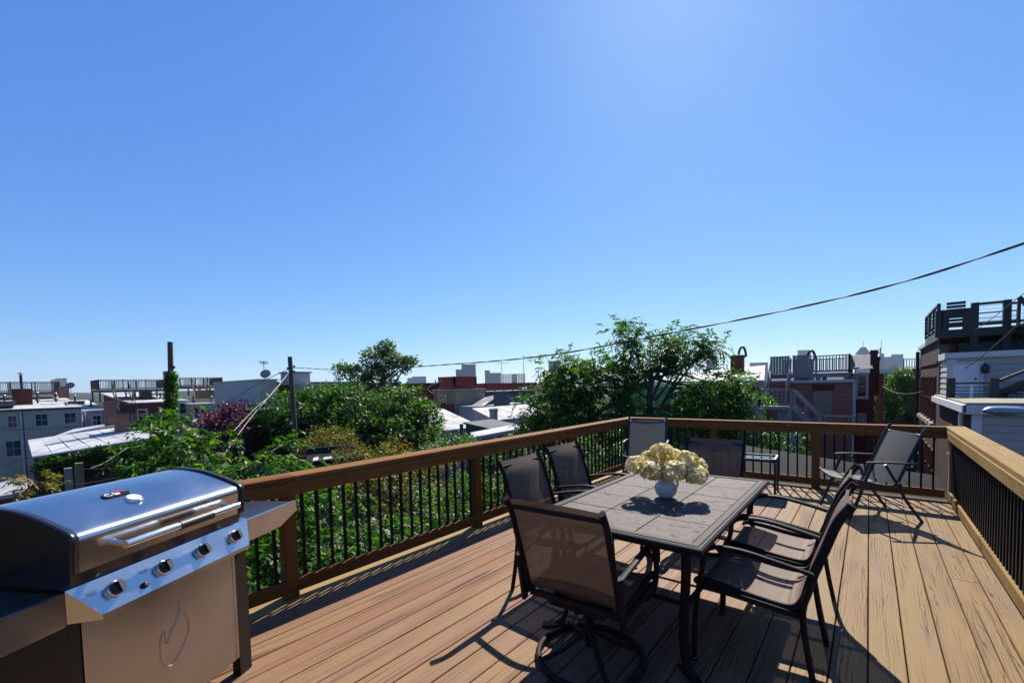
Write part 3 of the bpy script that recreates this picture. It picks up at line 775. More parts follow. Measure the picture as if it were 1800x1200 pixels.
# two raised seams pressed into the lid top
def lid_y(z_): pass
for ya in (0.075, 0.33):
    i = min(range(len(lp)), key=lambda k: abs(lp[k][0]-ya) + (0 if lp[k][1] > 0.96 else 9)); a, b = lp[i]
    MB().tube([(-0.66, a, b-0.0012), (-0.08, a, b-0.0012)], 0.0012, 6, flat=0.7).build('pressed_seam', M['steel'], lid)
# handle
MB().tube([(-0.615,-0.070,0.893),(-0.075,-0.070,0.893)], 0.0155, 16).build('handle', M['chrome'], G)
MB().tube([(-0.395,-0.070,0.893),(-0.23,-0.070,0.893)], 0.0185, 16).build('handle_grip', M['plastic'], G)
for x in (-0.60, -0.09):
    MB().tube([(x, -0.015, 0.893), (x, -0.07, 0.893)], 0.010, 10).build('handle_bracket', M['chrome'], G)
# thermometer and name plate on the lid top
def on_lid(y_):
    for (a, b), (c, d) in zip(lp, lp[1:]):
        if a <= y_ <= c and b > 0.96: 
            t = (y_-a)/(c-a); return b+(d-b)*t, math.atan2(d-b, c-a)
    return 1.0, 0.0
zq, sl = on_lid(0.10)
th = link('thermometer', MB().lathe([(0.030,-0.002),(0.030,0.008),(0.026,0.010)], 28).mesh('thermometer', M['chrome']), lid, (-0.432, 0.10, zq), (sl, 0, 0))
link('dial', MB().lathe([(0.0255,0.0),(0.0255,0.0012)], 28).mesh('dial', M['white_print']), lid, (-0.432, 0.10, zq+0.0105), (sl, 0, 0))
zq, sl = on_lid(0.175)
plate = MB()
plate.prism([(x, y, 0.0) for x, y in rrect(0.052, 0.016, 0.012)], (0, 0, 0.005))
pl = link('name_plate', plate.mesh('name_plate', M['enamel']), lid, (-0.447, 0.172, zq), (sl, 0, 0))
# the emblem: two white letter shapes and a red flame on a black ground
lt = MB()
lt.tube([(-0.020,0.009,0.0058),(-0.034,0.010,0.0058),(-0.042,0.004,0.0058),(-0.042,-0.004,0.0058),(-0.034,-0.010,0.0058),(-0.020,-0.009,0.0058)], 0.003, 6, flat=0.4)
lt.tube([(-0.010,-0.010,0.0058),(-0.010,0.010,0.0058),(0.006,0.010,0.0058),(0.010,0.005,0.0058),(0.004,0.0005,0.0058),(-0.008,0.0005,0.0058)], 0.003, 6, flat=0.4)
lt.tube([(0.004,0.0005,0.0058),(0.012,-0.004,0.0058),(0.008,-0.010,0.0058),(-0.010,-0.010,0.0058)], 0.003, 6, flat=0.4)
link('plate_letters', lt.mesh('plate_letters', M['white_print']), lid, (-0.447, 0.172, zq), (sl, 0, 0))
fl = MB().prism([(0.0,0.008,0.0),(0.018,0.002,0.0),(0.040,-0.004,0.0),(0.042,0.006,0.0),(0.030,0.020,0.0),(0.012,0.024,0.0),(-0.002,0.018,0.0)], (0,0,0.0075))
link('plate_flame', fl.mesh('plate_flame', M['red_print']), lid, (-0.447, 0.172, zq), (sl, 0, 0))
# firebox below the lid
MB().prism([(x0+0.004,-0.006,0.83),(x0+0.004,0.49,0.83),(x0+0.004,0.44,0.62),(x0+0.004,0.05,0.62)], (x1-x0-0.008,0,0)).build('firebox', M['enamel'], G)
# control panel: sloping face with tapered ends
pan = MB()
A = [(-0.765,-0.0,0.783),(0.058,-0.0,0.783),(-0.008,-0.062,0.672),(-0.70,-0.062,0.672)]
B = [(-0.765,0.03,0.790),(0.058,0.03,0.790)]
C = [(-0.70,-0.062,0.655),(-0.008,-0.062,0.655),(-0.765,0.0,0.668),(0.058,0.0,0.668)]
pan.add([*A, *B, *C], [(0,3,2,1),(0,1,5,4),(3,6,7,2),(6,8,9,7),(0,8,6,3),(1,2,7,9)])
cp = pan.build('control_panel', M['steel'], G)
nrm = Vector((0, -0.111, 0.062)).normalized()      # outward normal of the face
tiltx = math.atan2(-nrm.y, nrm.z)
knob = MB().lathe([(0.026,0.0),(0.0285,0.004),(0.0285,0.012),(0.026,0.014)], 28).mesh('knob_bezel', M['chrome'])
kb = MB().lathe([(0.0245,0.010),(0.0225,0.030),(0.021,0.034)], 24); kb.obox((0,0.0,0.034), (0.0075,0,0), (0,0.0215,0), (0,0,0.010))
kbm = kb.mesh('knob', M['plastic'])
for s in (-0.632, -0.443, -0.255, -0.068):
    c = Vector((s, -0.030, 0.7295))
    k = link('knob', kbm, G, c, (tiltx, 0, 0)); link('bezel', knob, k)
ig = link('igniter_button', MB().lathe([(0.012,0),(0.012,0.006),(0.009,0.014),(0.006,0.015)], 18).mesh('igniter_button', M['plastic']), G, (-0.535, -0.046, 0.701), (tiltx, 0, 0))
# printed marks on the panel
for s in (-0.70, -0.515, -0.03):
    pm = MB()
    for k in range(4):
        pm.obox((0.0, 0.006-0.004*k, 0.0), (0.022-0.003*k, 0, 0), (0, 0.0007, 0), (0, 0, 0.0004))
    link('printed_lines', pm.mesh('printed_lines', M['grey_print']), cp, (s, -0.021, 0.7475), (tiltx, 0, 0))
# cart: front door, sides, legs, bottom shelf
door = MB(); 
door.sheet([[(x, -0.006 - 0.004*math.sin((x+0.73)/0.71*math.pi)*math.sin((z-0.1)/0.57*math.pi), z) for z in np.linspace(0.10, 0.665, 9)] for x in np.linspace(-0.066, -0.728, 13)])
dr = door.build('door', M['steel_door'], G)
MB().box((-0.062,-0.005,0.10),(-0.045,0.012,0.665)).build('door_edge', M['steel_door'], G)
fl2 = spline([(-0.365,-0.0125,0.56),(-0.362,-0.0125,0.50),(-0.405,-0.0125,0.44),(-0.43,-0.0125,0.40),(-0.435,-0.0125,0.46),(-0.455,-0.0125,0.42),(-0.452,-0.0125,0.33),(-0.41,-0.0125,0.30),(-0.345,-0.0125,0.36),(-0.322,-0.0125,0.43),(-0.345,-0.0125,0.50)], 5)
MB().tube(fl2, 0.0014, 5, flat=0.3).build('flame_outline', M['steel_door'], dr)
for sx_ in (0, 1):
    for sy_ in (0, 1):
        xx = -0.0425 if sx_ else -0.772; yy = -0.004 if sy_ == 0 else 0.43
        MB().box((xx, yy, 0.0 if sx_ else 0.05), (xx+0.075*1.0 if sx_ else xx+0.04, yy+0.045, 0.665)).build('leg', M['cart'], G)
for xx in (-0.755, -0.012):
    MB().box((xx, 0.042, 0.10), (xx+0.012, 0.43, 0.66)).build('side_panel', M['cart'], G)
MB().box((-0.735, 0.012, 0.085), (-0.02, 0.44, 0.10)).build('bottom_shelf', M['cart'], G)
MB().box((-0.735, 0.462, 0.12), (-0.02, 0.468, 0.62)).build('back_panel', M['cart'], G)
for yy in (0.02, 0.44):
    MB().tube([(-0.79, yy, 0.05), (-0.76, yy, 0.05)], 0.05, 18).build('wheel', M['plastic'], G)
# side shelves with folded steel fronts
for sd in (-1, 1):
    xi, xo = (0.060, 0.452) if sd > 0 else (-0.768, -1.17)
    shx = MB().prism([(x, y, 0.748) for x, y in ((min(xi,xo), 0.004), (max(xi,xo), 0.004), (max(xi,xo), 0.46), (min(xi,xo), 0.46))], (0,0,0.020)).build('side_shelf', M['shelf_black'], G)
    lip = MB().tube(spline([(xi+sd*0.05,0.455,0.774),(xo-sd*0.05,0.455,0.774),(xo-sd*0.008,0.43,0.774),(xo-sd*0.006,0.30,0.772)], 5), 0.010, 8).build('shelf_rim', M['shelf_black'], shx)
    xm = xi + (xo-xi)*0.62
    f = MB().prism([(xi,-0.002,0.772),(xo,-0.002,0.772),(xo,-0.002,0.715),(xm,-0.002,0.662),(xi,-0.002,0.662)], (0,0.004,0))
    f.box((min(xi,xo),-0.002,0.7715),(max(xi,xo),0.018,0.7755))
    f.build('shelf_front', M['steel'], shx)
# propane tank below the left shelf
M['tank'] = mat('blue_grey_tank', (0.10,0.20,0.30), (0.13,0.24,0.34), scale=8, rough=0.4)
tk = thing('propane_tank', 'blue grey propane tank standing on the deck under the grill shelf', 'tank', (-2.02, -0.13, 0.002), 0)
MB().lathe([(0.10,0.0),(0.10,0.03),(0.135,0.06),(0.15,0.11),(0.15,0.30),(0.13,0.36),(0.08,0.39),(0.0,0.40)], 28).build('body', M['tank'], tk)
MB().lathe([(0.095,0.37),(0.097,0.46),(0.092,0.465),(0.09,0.46),(0.09,0.37)], 24).build('collar', M['tank'], tk)
MB().lathe([(0.02,0.39),(0.02,0.43),(0.035,0.435),(0.035,0.45),(0.0,0.452)], 14).build('valve', M['chrome'], tk)
# ================================================================ the neighbourhood
GZ = -7.0
M['stucco'] = mat('cream_stucco', (0.60,0.54,0.41), (0.68,0.62,0.48), scale=0.8, rough=0.9, bump=0.1)
M['stucco2'] = mat('tan_stucco', (0.44,0.37,0.25), (0.50,0.43,0.30), scale=0.7, rough=0.9)
M['bluewhite'] = mat('grey_white_paint', (0.42,0.46,0.50), (0.50,0.53,0.56), scale=1.0, rough=0.8)
M['membrane'] = mat('white_roof_coating', (0.44,0.44,0.43), (0.66,0.66,0.65), scale=0.45, detail=9, rough=0.6, lo=0.3, hi=0.6)
M['membrane_old'] = mat('worn_roof_coating', (0.42,0.41,0.39), (0.66,0.65,0.62), scale=0.9, rough=0.7, lo=0.3, hi=0.6, detail=8)
M['roof_grey'] = mat('grey_roof', (0.22,0.22,0.22), (0.30,0.30,0.29), scale=0.8, rough=0.8)
M['asphalt_roof'] = mat('dark_felt_roof', (0.016,0.016,0.018), (0.030,0.029,0.030), scale=1.2, rough=0.85, bump=0.2, bscale=30)
M['brick'] = brick_mat('red_brick', (0.46,0.165,0.105), (0.58,0.24,0.16), (0.52,0.44,0.38))
M['brick_dark'] = brick_mat('dark_red_brick', (0.22,0.055,0.042), (0.29,0.08,0.06), (0.20,0.13,0.11))
M['brick_brown'] = brick_mat('brown_brick', (0.095,0.042,0.032), (0.135,0.062,0.045), (0.19,0.15,0.13))
M['white_trim'] = mat('white_trim', (0.66,0.68,0.70), (0.74,0.75,0.76), scale=3, rough=0.5)
M['siding'] = mat('pale_siding', (0.50,0.48,0.43), (0.55,0.53,0.48), scale=1.5, rough=0.55, rand=0.03)
M['siding_beige'] = mat('beige_siding', (0.58,0.55,0.48), (0.64,0.61,0.54), scale=1.5, rough=0.6, rand=0.03)
M['green_paint'] = mat('dark_green_deck_paint', (0.010,0.022,0.022), (0.018,0.032,0.03), scale=6, rough=0.5)
M['weathered'] = mat('weathered_timber', (0.36,0.355,0.34), (0.54,0.51,0.47), scale=5, stretch=(6,6,1), rough=0.85)
M['weathered_brown'] = mat('brown_weathered_timber', (0.21,0.165,0.125), (0.34,0.265,0.195), scale=5, stretch=(6,6,1), rough=0.85)
M['new_timber'] = mat('new_timber', (0.36,0.25,0.13), (0.46,0.33,0.18), scale=4, rough=0.8)
M['red_paint'] = mat('red_painted_timber', (0.30,0.022,0.02), (0.42,0.035,0.03), scale=3, rough=0.55)
M['pane'] = mat('window_glass', (0.02,0.028,0.035), rough=0.03, spec=0.9)
M['pane_blue'] = mat('sky_glass', (0.05,0.09,0.13), rough=0.05, spec=1.0)
M['pole_wood'] = mat('pole_timber', (0.13,0.115,0.10), (0.22,0.20,0.18), scale=3, stretch=(8,8,0.6), rough=0.9)
M['dark_metal'] = mat('dark_metal', (0.03,0.03,0.033), rough=0.5)
M['grey_metal'] = mat('galvanised_metal', (0.40,0.41,0.43), (0.48,0.49,0.5), scale=5, rough=0.45, metal=0.6)
M['wire'] = mat('black_cable', (0.015,0.015,0.017), rough=0.6)
M['wire_pale'] = mat('pale_cable', (0.45,0.44,0.42), rough=0.6)
M['green_wrap'] = mat('green_house_wrap', (0.05,0.42,0.07), (0.06,0.48,0.09), scale=2, rough=0.6)
M['grey_stucco'] = mat('grey_stucco', (0.20,0.215,0.225), (0.25,0.262,0.27), scale=0.7, rough=0.85)
M['blue_paint'] = mat('blue_paint', (0.09,0.13,0.19), (0.12,0.16,0.22), scale=2, rough=0.6)
M['shed_green'] = mat('grey_green_render', (0.16,0.18,0.15), (0.21,0.23,0.19), scale=1, rough=0.85)
M['boarded'] = mat('tan_boarding', (0.44,0.38,0.28), (0.50,0.44,0.33), scale=2, rough=0.8)
M['slate'] = mat('pale_shingle', (0.30,0.32,0.33), (0.37,0.39,0.40), scale=4, stretch=(1,1,3), rough=0.8)
M['wood_green'] = mat('mixed_ground', (0.035,0.05,0.02), (0.09,0.085,0.06), scale=0.15, rough=0.95, detail=8)
M['road'] = mat('asphalt_road', (0.045,0.045,0.047), (0.065,0.064,0.063), scale=2, rough=0.9)

def wpart(root, mb, name, m, sub=None):
    """part given in world coordinates, under its thing (or sub-part under a part)"""
    p = sub if sub is not None else root
    o = mb.build(name, m, p)
    if sub is None: o.location = -root.location
    return o
def house(name, label, cat, X0, X1, Y0, Y1, zt, wall, roof=None, zb=GZ, zt_back=None, trim=None, ov=0.12, group=None, th=0.12):
    """box with walls and a roof slab; zt_back: height of the roof's far side (-X)"""
    root = thing(name, label, cat, ((X0+X1)/2, (Y0+Y1)/2, zb), 0, group)
    zbk = zt if zt_back is None else zt_back
    w = MB().add([(X0,Y0,zb),(X1,Y0,zb),(X1,Y1,zb),(X0,Y1,zb),(X0,Y0,zbk-th),(X1,Y0,zt-th),(X1,Y1,zt-th),(X0,Y1,zbk-th)],
                 [(3,2,1,0),(4,5,6,7),(0,1,5,4),(1,2,6,5),(2,3,7,6),(3,0,4,7)])
    wpart(root, w, 'wall', wall)
    if roof is not None:
        r_ = MB().add([(X0-ov,Y0-ov,zbk-th+0.004),(X1+ov,Y0-ov,zt-th+0.004),(X1+ov,Y1+ov,zt-th+0.004),(X0-ov,Y1+ov,zbk-th+0.004),
                       (X0-ov,Y0-ov,zbk),(X1+ov,Y0-ov,zt),(X1+ov,Y1+ov,zt),(X0-ov,Y1+ov,zbk)],
                      [(3,2,1,0),(4,5,6,7),(0,1,5,4),(1,2,6,5),(2,3,7,6),(3,0,4,7)])
        wpart(root, r_, 'roof', roof)
    return root
def window(root, face, c, u, z0, w, h, frame, pane='pane', bars=1, vbars=0, fw=0.07, sill=True, name='window', blind=0.0):
    """face 'x': wall plane x=c facing +X, u = y of the left edge; 'X': facing -X; 'y': plane y=c facing -Y, u = x"""
    s = -1 if face in ('y', 'X') else 1
    def bx(a0, a1, b0, b1, d0, d1):
        m = MB(); lo, hi = min(c+s*d0, c+s*d1), max(c+s*d0, c+s*d1)
        if face in ('x', 'X'): m.box((lo, a0, b0), (hi, a1, b1))
        else: m.box((a0, lo, b0), (a1, hi, b1))
        return m
    f = MB()
    for a0, a1, b0, b1 in ((u-fw, u, z0-fw, z0+h+fw), (u+w, u+w+fw, z0-fw, z0+h+fw), (u, u+w, z0-fw, z0), (u, u+w, z0+h, z0+h+fw)):
        q = bx(a0, a1, b0, b1, -0.02, 0.05); f.add(q.v, q.f)
    for k in range(bars):
        zz = z0 + h*(k+1)/(bars+1); q = bx(u, u+w, zz-0.02, zz+0.02, -0.01, 0.03); f.add(q.v, q.f)
    for k in range(vbars):
        uu = u + w*(k+1)/(vbars+1); q = bx(uu-0.012, uu+0.012, z0, z0+h, -0.01, 0.028); f.add(q.v, q.f)
    o = wpart(root, f, name, M[frame])
    wpart(root, bx(u, u+w, z0, z0+h, -0.02, 0.012), 'pane', M[pane], o)
    if blind: wpart(root, bx(u+0.02, u+w-0.02, z0+h*(1-blind), z0+h-0.01, -0.015, 0.018), 'blind', M['bluewhite'], o)
    if sill: wpart(root, bx(u-fw-0.03, u+w+fw+0.03, z0-fw-0.05, z0-fw, -0.02, 0.10), 'sill', M[frame], o)
    return o
def railing_far(root, pts, z, h, m, step=0.13, post_step=1.8, rails=2, bal=0.035, mid=(), name='railing'):
    """a railing of posts, rails and balusters too small to pick apart singly"""
    mb = MB(); bb = MB()
    for p, q in zip(pts, pts[1:]):
        p, q = Vector((p[0], p[1], z)), Vector((q[0], q[1], z)); d = q-p; L = d.length; d /= L
        up = Vector((0, 0, 1))
        mb.beam(p + up*(h-0.03), q + up*(h-0.03), 0.09, 0.06); mb.beam(p + up*0.12, q + up*0.12, 0.04, 0.07)
        for f in mid: mb.beam(p + up*h*f, q + up*h*f, 0.03, 0.03)
        n = max(1, int(round(L/post_step)))
        for k in range(n+1): c = p + d*L*k/n; mb.box((c.x-0.05, c.y-0.05, z), (c.x+0.05, c.y+0.05, z+h+0.02))
        if step:
            n = int(L/step)
            for k in range(1, n): c = p + d*L*k/n; bb.box((c.x-bal/2, c.y-bal/2, z+0.13), (c.x+bal/2, c.y+bal/2, z+h-0.05))
    o = wpart(root, mb, name, m)
    if step: stuff(wpart(root, bb, 'railing_balusters', m))
    return o
def stairs(root, p, q, w_dir, width, n, m, rail=0.9, both=True, treads=True):
    """flight from p (top) to q (bottom); w_dir: unit vector across the flight"""
    p, q, w = Vector(p), Vector(q), Vector(w_dir)*width/2
    for s in (-1, 1):
        mb = MB(); mb.beam(p + w*s, q + w*s, 0.05, 0.26); wpart(root, mb, 'stringer', m)
        if rail:
            mb = MB(); up = Vector((0, 0, rail)); mb.beam(p + w*s + up, q + w*s + up, 0.05, 0.13)
            for k in range(3): c = p + (q-p)*k/2 + w*s; mb.beam(c, c + up, 0.08, 0.08, (0, 1, 0))
            wpart(root, mb, 'handrail', m)
    d = (q-p); d.z = 0; d.normalize()
    for k in range(n):
        c = p + (q-p)*(k+0.5)/n; mb = MB(); mb.obox(c + Vector((0, 0, 0.02)), w*0.96, d*0.13, Vector((0, 0, 0.02))); wpart(root, mb, 'tread', m)
def cyl(mb, p, q, r, n=12): return mb.tube([p, q], r, n)
def chimney(label, c, w, d, zb, zt, m, cap=None, group='brick chimneys on the roofs'):
    t = thing('brick_chimney', label, 'chimney', (c[0], c[1], zb), 0, group)
    MB().box((-w/2, -d/2, 0), (w/2, d/2, zt-zb)).build('stack', m, t)
    MB().box((-w/2-0.04, -d/2-0.04, zt-zb-0.16), (w/2+0.04, d/2+0.04, zt-zb-0.03)).build('band', m, t)
    MB().box((-w/2-0.015, -d/2-0.015, zt-zb+0.002), (w/2+0.015, d/2+0.015, zt-zb+0.05)).build('crown', M['roof_grey'], t)
    if cap == 'arch':
        a = [(w*0.42+0.24*math.cos(t_), 0, zt-zb-0.1+(0.75*math.sin(t_) if t_ < 1.6 else 0.2+0.55*math.sin(t_))) for t_ in np.linspace(0, math.pi, 15)]
        MB().tube(a, 0.085, 8).build('arched_flue', M['dark_metal'], t)
    if cap == 'pipe':
        MB().tube([(0,0,zt-zb), (0,0,zt-zb+1.5)], 0.11, 10).build('flue', M['dark_metal'], t)
        MB().lathe([(0.0,0.12),(0.26,0.0),(0.26,-0.03)], 12, (0,0,zt-zb+1.6)).build('flue_cap', M['dark_metal'], t)
    return t
M['dish'] = mat('grey_dish', (0.30,0.31,0.32), (0.36,0.37,0.38), scale=3, rough=0.6)
def dish(label, p, r, yaw, tilt=0.5, mast=0.8):
    t = thing('satellite_dish', label, 'satellite dish', p, yaw, 'satellite dishes on the roofs')
    MB().tube([(0,0,0),(0,0,mast)], 0.03, 8).build('mast', M['grey_metal'], t)
    pr = [(r*k/6, 0.25*r*(k/6)**2) for k in range(7)]
    o = link('reflector', MB().lathe([(max(a, 1e-6), b) for a, b in pr], 24).mesh('reflector', M['dish']), t, (0, -0.06, mast), (math.pi/2 - tilt, 0, 0))
    MB().tube([(0,-0.05,mast-r*0.9),(0,-r*1.1,mast-r*0.3)], 0.015, 6).build('feed_arm', M['dark_metal'], t)
    return t

# ---------------- ground, road
g = MB(); R_ = 5000
g.add([(-R_,-R_,GZ),(R_,-R_,GZ),(R_,R_,GZ),(-R_,R_,GZ)], [(0,1,2,3)])
struct(g.build('ground', M['wood_green']))
rd = MB().add([(1.5,-40,GZ+0.02),(9.5,-40,GZ+0.02),(9.5,300,GZ+0.02),(1.5,300,GZ+0.02)], [(0,1,2,3)]); struct(rd.build('street', M['road']))
al = MB().add([(-9.5,-60,GZ+0.016),(-6.5,-60,GZ+0.016),(-6.5,120,GZ+0.016),(-9.5,120,GZ+0.016)], [(0,1,2,3)]); struct(al.build('alley', M['road']))

# ---------------- our own house below the deck
own = house('row_house', 'brick row house that carries the timber deck on its roof', 'house', XL-0.05, XR+0.1, -9.0, YF+0.05, -0.30, M['brick'], M['asphalt_roof'], group='row houses of the block')
rear_box = house('unseen_light_blocker', 'grey box added behind the camera, out of view, to darken reflections and skylight', 'light blocker', -3.2, 0.85, -6.5, -2.9, 2.5, M['grey_stucco'], M['asphalt_roof'], zb=-0.28)  # unseen box added to darken reflections and block skylight from behind
# the neighbour's dark felt roof beyond the far railing
nb_ = house('row_house', 'house with a dark felt roof just beyond the far railing', 'house', -3.3, 1.05, 7.35, 13.2, -0.75, M['brick'], M['asphalt_roof'], group='row houses of the block', zt_back=-0.25)

# ================= left: the rear walls across the gardens (planes x = const, facing us)
XA = -62.0
def ya(px, X=XA): return ax(px, 715, X).y
def za(px, py, X=XA): return ax(px, py, X).z
for lab, pa, pb, wins in (('cream row house at the left edge of the photo, cut by the frame', -75, 38, [(12,27,731,752),(5,31,776,803)]),
                          ('cream row house with two white sash windows and a white roof', 39.5, 145, [(61,82,728,749),(112,132,726,746)])):
    Y0, Y1 = ya(pa), ya(pb); zr = za(72, 717)
    h = house('row_house', lab, 'house', XA-15, XA, Y0, Y1, zr, M['stucco'], M['membrane'], zt_back=zr+1.05, ov=0.02, group='row houses of the block')
    for wa, wb, wt, wbm in wins:
        u0, u1 = ya(wa), ya(wb); z1, z0 = za(wa, wt), za(wa, wbm)
        window(h, 'x', XA, u0, z0, u1-u0, z1-z0, 'white_trim', 'pane_blue', 1, 1, fw=0.06)
    for k, (wa, wb, wt, wbm) in enumerate(((60,84,774,800),)):
        if pa > 0: window(h, 'x', XA, ya(wa), za(wa, wbm), ya(wb)-ya(wa), za(wa, wt)-za(wa, wbm), 'white_trim', 'pane', 1, 0, fw=0.1)
    for k in range(1, 5):
        yy = Y0 + (Y1-Y0)*k/5; wpart(h, MB().beam((XA-0.1, yy, zr+0.01), (XA-14.8, yy, zr+1.045), 0.10, 0.012), 'roof_seam', M['membrane'])
    wpart(h, cyl(MB(), (XA+0.08, Y1-0.12, GZ), (XA+0.08, Y1-0.12, zr-0.2), 0.07, 8), 'downspout', M['white_trim'])
    wpart(h, MB().box((XA+0.03, Y0, zr-0.17), (XA+0.16, Y1-0.02, zr-0.05)), 'gutter', M['dark_metal'])
    if pa < 0:
        wpart(h, MB().box((XA-9, Y0, zr+0.3), (XA-0.6, Y1-0.3, zr+0.75)), 'roof_curb', M['roof_grey'])
zr = za(165, 721)
h = house('row_house', 'small grey white house between the cream house and the brick chimneys', 'house', XA-14, XA-0.5, ya(147), ya(192), zr, M['bluewhite'], M['membrane'], zt_back=zr+1.0, ov=0.02, group='row houses of the block')
window(h, 'x', XA-0.5, ya(163), za(163, 748), ya(177)-ya(163), za(163, 731)-za(163, 748), 'white_trim', 'pane', 1, 1, fw=0.09)
wpart(h, cyl(MB(), (XA-0.4, ya(150), GZ), (XA-0.4, ya(150), zr-0.15), 0.07, 8), 'downspout', M['white_trim'])
# chimneys and roof deck on the left
p = ax(40, 708, XA-5); chimney('dark brick chimney with a tall metal flue on the white roof at far left', (p.x, p.y), 0.9, 1.35, p.z-0.3, ax(40, 684, XA-5).z, M['brick_dark'], 'pipe')
p = ax(113, 693, XA-9); chimney('small brick chimney beside the far left roof deck', (p.x, p.y), 0.9, 0.75, p.z-0.4, ax(113, 680, XA-9).z, M['brick'])
p = ax(123, 690, XA-9.4); dish('satellite dish beside the small brick chimney on the far left roof', (p.x, p.y+0.1, p.z), 0.4, 1.2)
def deck_on_roof(label, X, pa, pb, ypx, depth, m, rail_h=1.05, legs=0.8):
    zf = ax(pa, ypx, X).z; Y0, Y1 = ax(pa, ypx, X).y, ax(pb, ypx, X).y
    t = thing('roof_deck', label, 'roof deck', ((X-depth/2), (Y0+Y1)/2, zf-legs), 0, 'timber roof decks of the neighbours')
    wpart(t, MB().box((X-depth, Y0, zf-0.28), (X, Y1, zf)), 'platform', m)
    n = max(2, int((Y1-Y0)/2.5))
    for k in range(n+1):
        for xx in (X-0.1, X-depth+0.1):
            yy = Y0+0.1+(Y1-Y0-0.2)*k/n; wpart(t, MB().box((xx-0.07, yy-0.07, zf-legs), (xx+0.07, yy+0.07, zf-0.281)), 'post', m)
    railing_far(t, [(X-0.06, Y0+0.06), (X-0.06, Y1-0.06)], zf+0.002, rail_h, m)
    railing_far(t, [(X-depth+0.06, Y0+0.06), (X-depth+0.06, Y1-0.06)], zf+0.002, rail_h, m)
    railing_far(t, [(X-depth+0.06, Y0+0.06), (X-0.06, Y0+0.06)], zf+0.002, rail_h, m)
    railing_far(t, [(X-depth+0.06, Y1-0.06), (X-0.06, Y1-0.06)], zf+0.002, rail_h, m)
    return t
deck_on_roof('grey timber roof deck behind the flue pipe at far left', XA-12, -30, 106, 690, 5, M['weathered_brown'], 1.15)
dk = deck_on_roof('long brown timber roof deck left of the ivy covered pole', XA-2.5, 173, 296, 685, 5, M['weathered_brown'], 1.1, 1.4)
pt, pb_ = ax(212, 686, XA-1.5), ax(226, 728, XA+1.5)
stairs(dk, pt, pb_, (0,1,0), 1.35, 9, M['weathered_brown'], 1.0)
dk2 = deck_on_roof('timber roof deck right of the ivy covered pole', XA-4, 308, 392, 679, 5, M['weathered_brown'], 1.1, 1.2)
pt, pb_ = ax(348, 678, XA-3.2), ax(360, 697, XA-1.0)
stairs(dk2, pt, pb_, (0,1,0), 1.3, 5, M['new_timber'], 1.0)
bxx = thing('timber_box', 'pale timber enclosure at the foot of the short roof stairs', 'enclosure', (XA-1.0, ax(364, 694, XA-1).y, ax(364, 700, XA-1).z))
for k in range(9): MB().box((-0.5, -1.1+0.245*k, 0), (-0.46, -1.1+0.245*k+0.235, 1.0)).build('board', M['new_timber'], bxx)
MB().box((-0.45, -1.1, 0), (-0.40, 1.1, 0.95)).build('backing', M['new_timber'], bxx)
# red brick house with a window under the long roof deck
zr = za(265, 706)
h = house('row_house', 'red brick house with one white window below the long roof deck', 'house', XA-14, XA+1, ya(229, XA+1), ya(300, XA+1), zr, M['brick_dark'], M['membrane'], zt_back=zr+1.1, ov=0.15, group='row houses of the block')
window(h, 'x', XA+1, ya(242, XA+1), za(242,736,XA+1), ya(256,XA+1)-ya(242,XA+1), za(242,721,XA+1)-za(242,736,XA+1), 'white_trim', 'pane', 1, 0, fw=0.13)
window(h, 'x', XA+1, ya(281, XA+1), za(281,730,XA+1), ya(288,XA+1)-ya(281,XA+1), za(281,719,XA+1)-za(281,730,XA+1), 'white_trim', 'pane', 1, 0, fw=0.13)
ac = thing('air_conditioner', 'dark air conditioning unit on the white roof below the long deck', 'air conditioner', (XA-3, ya(257, XA-3), za(257, 701, XA-3)))
MB().box((-0.5,-0.5,0),(0.5,0.5,0.9)).build('case', M['dark_metal'], ac); MB().lathe([(0.42,0.9),(0.42,0.95),(0.0,0.96)],16).build('fan_guard', M['grey_metal'], ac)
lw = thing('low_deck', 'low grey timber deck rail in front of the red brick house', 'deck', (XA+3.5, ya(252, XA+3.5), za(252, 745, XA+3.5)), 0)
wpart(lw, MB().box((XA+1.1, ya(229,XA+4), za(252,746,XA+4)), (XA+4, ya(277,XA+4), za(252,744,XA+4))), 'platform', M['weathered'])
railing_far(lw, [(XA+3.9, ya(229,XA+4)+0.1), (XA+3.9, ya(277,XA+4)-0.1)], za(252,744,XA+4)+0.003, 1.0, M['weathered'])
# cream house beyond the pole, then the beige siding walls
zr = za(320, 703)
h = house('row_house', 'cream house with a tall white window beside the ivy covered pole', 'house', XA-14, XA+0.5, ya(302, XA+0.5), ya(332, XA+0.5), zr, M['stucco'], M['membrane'], zt_back=zr+0.6, ov=0.1, group='row houses of the block')
window(h, 'x', XA+0.5, ya(315,XA+0.5), za(315,726,XA+0.5), ya(328,XA+0.5)-ya(315,XA+0.5), za(315,709,XA+0.5)-za(315,726,XA+0.5), 'white_trim', 'pane', 1, 0, fw=0.12)
h = house('row_house', 'low cream rear wing behind the purple tree', 'house', XA-12, XA+2, ya(333, XA+2), ya(386, XA+2), za(350, 709, XA+2), M['stucco'], M['membrane'], ov=0.1, group='row houses of the block')
for a_ in (342, 353): window(h, 'x', XA+2, ya(a_,XA+2), za(a_,734,XA+2), 0.45, za(a_,717,XA+2)-za(a_,734,XA+2), 'white_trim', 'pane', 1, 0, fw=0.08)
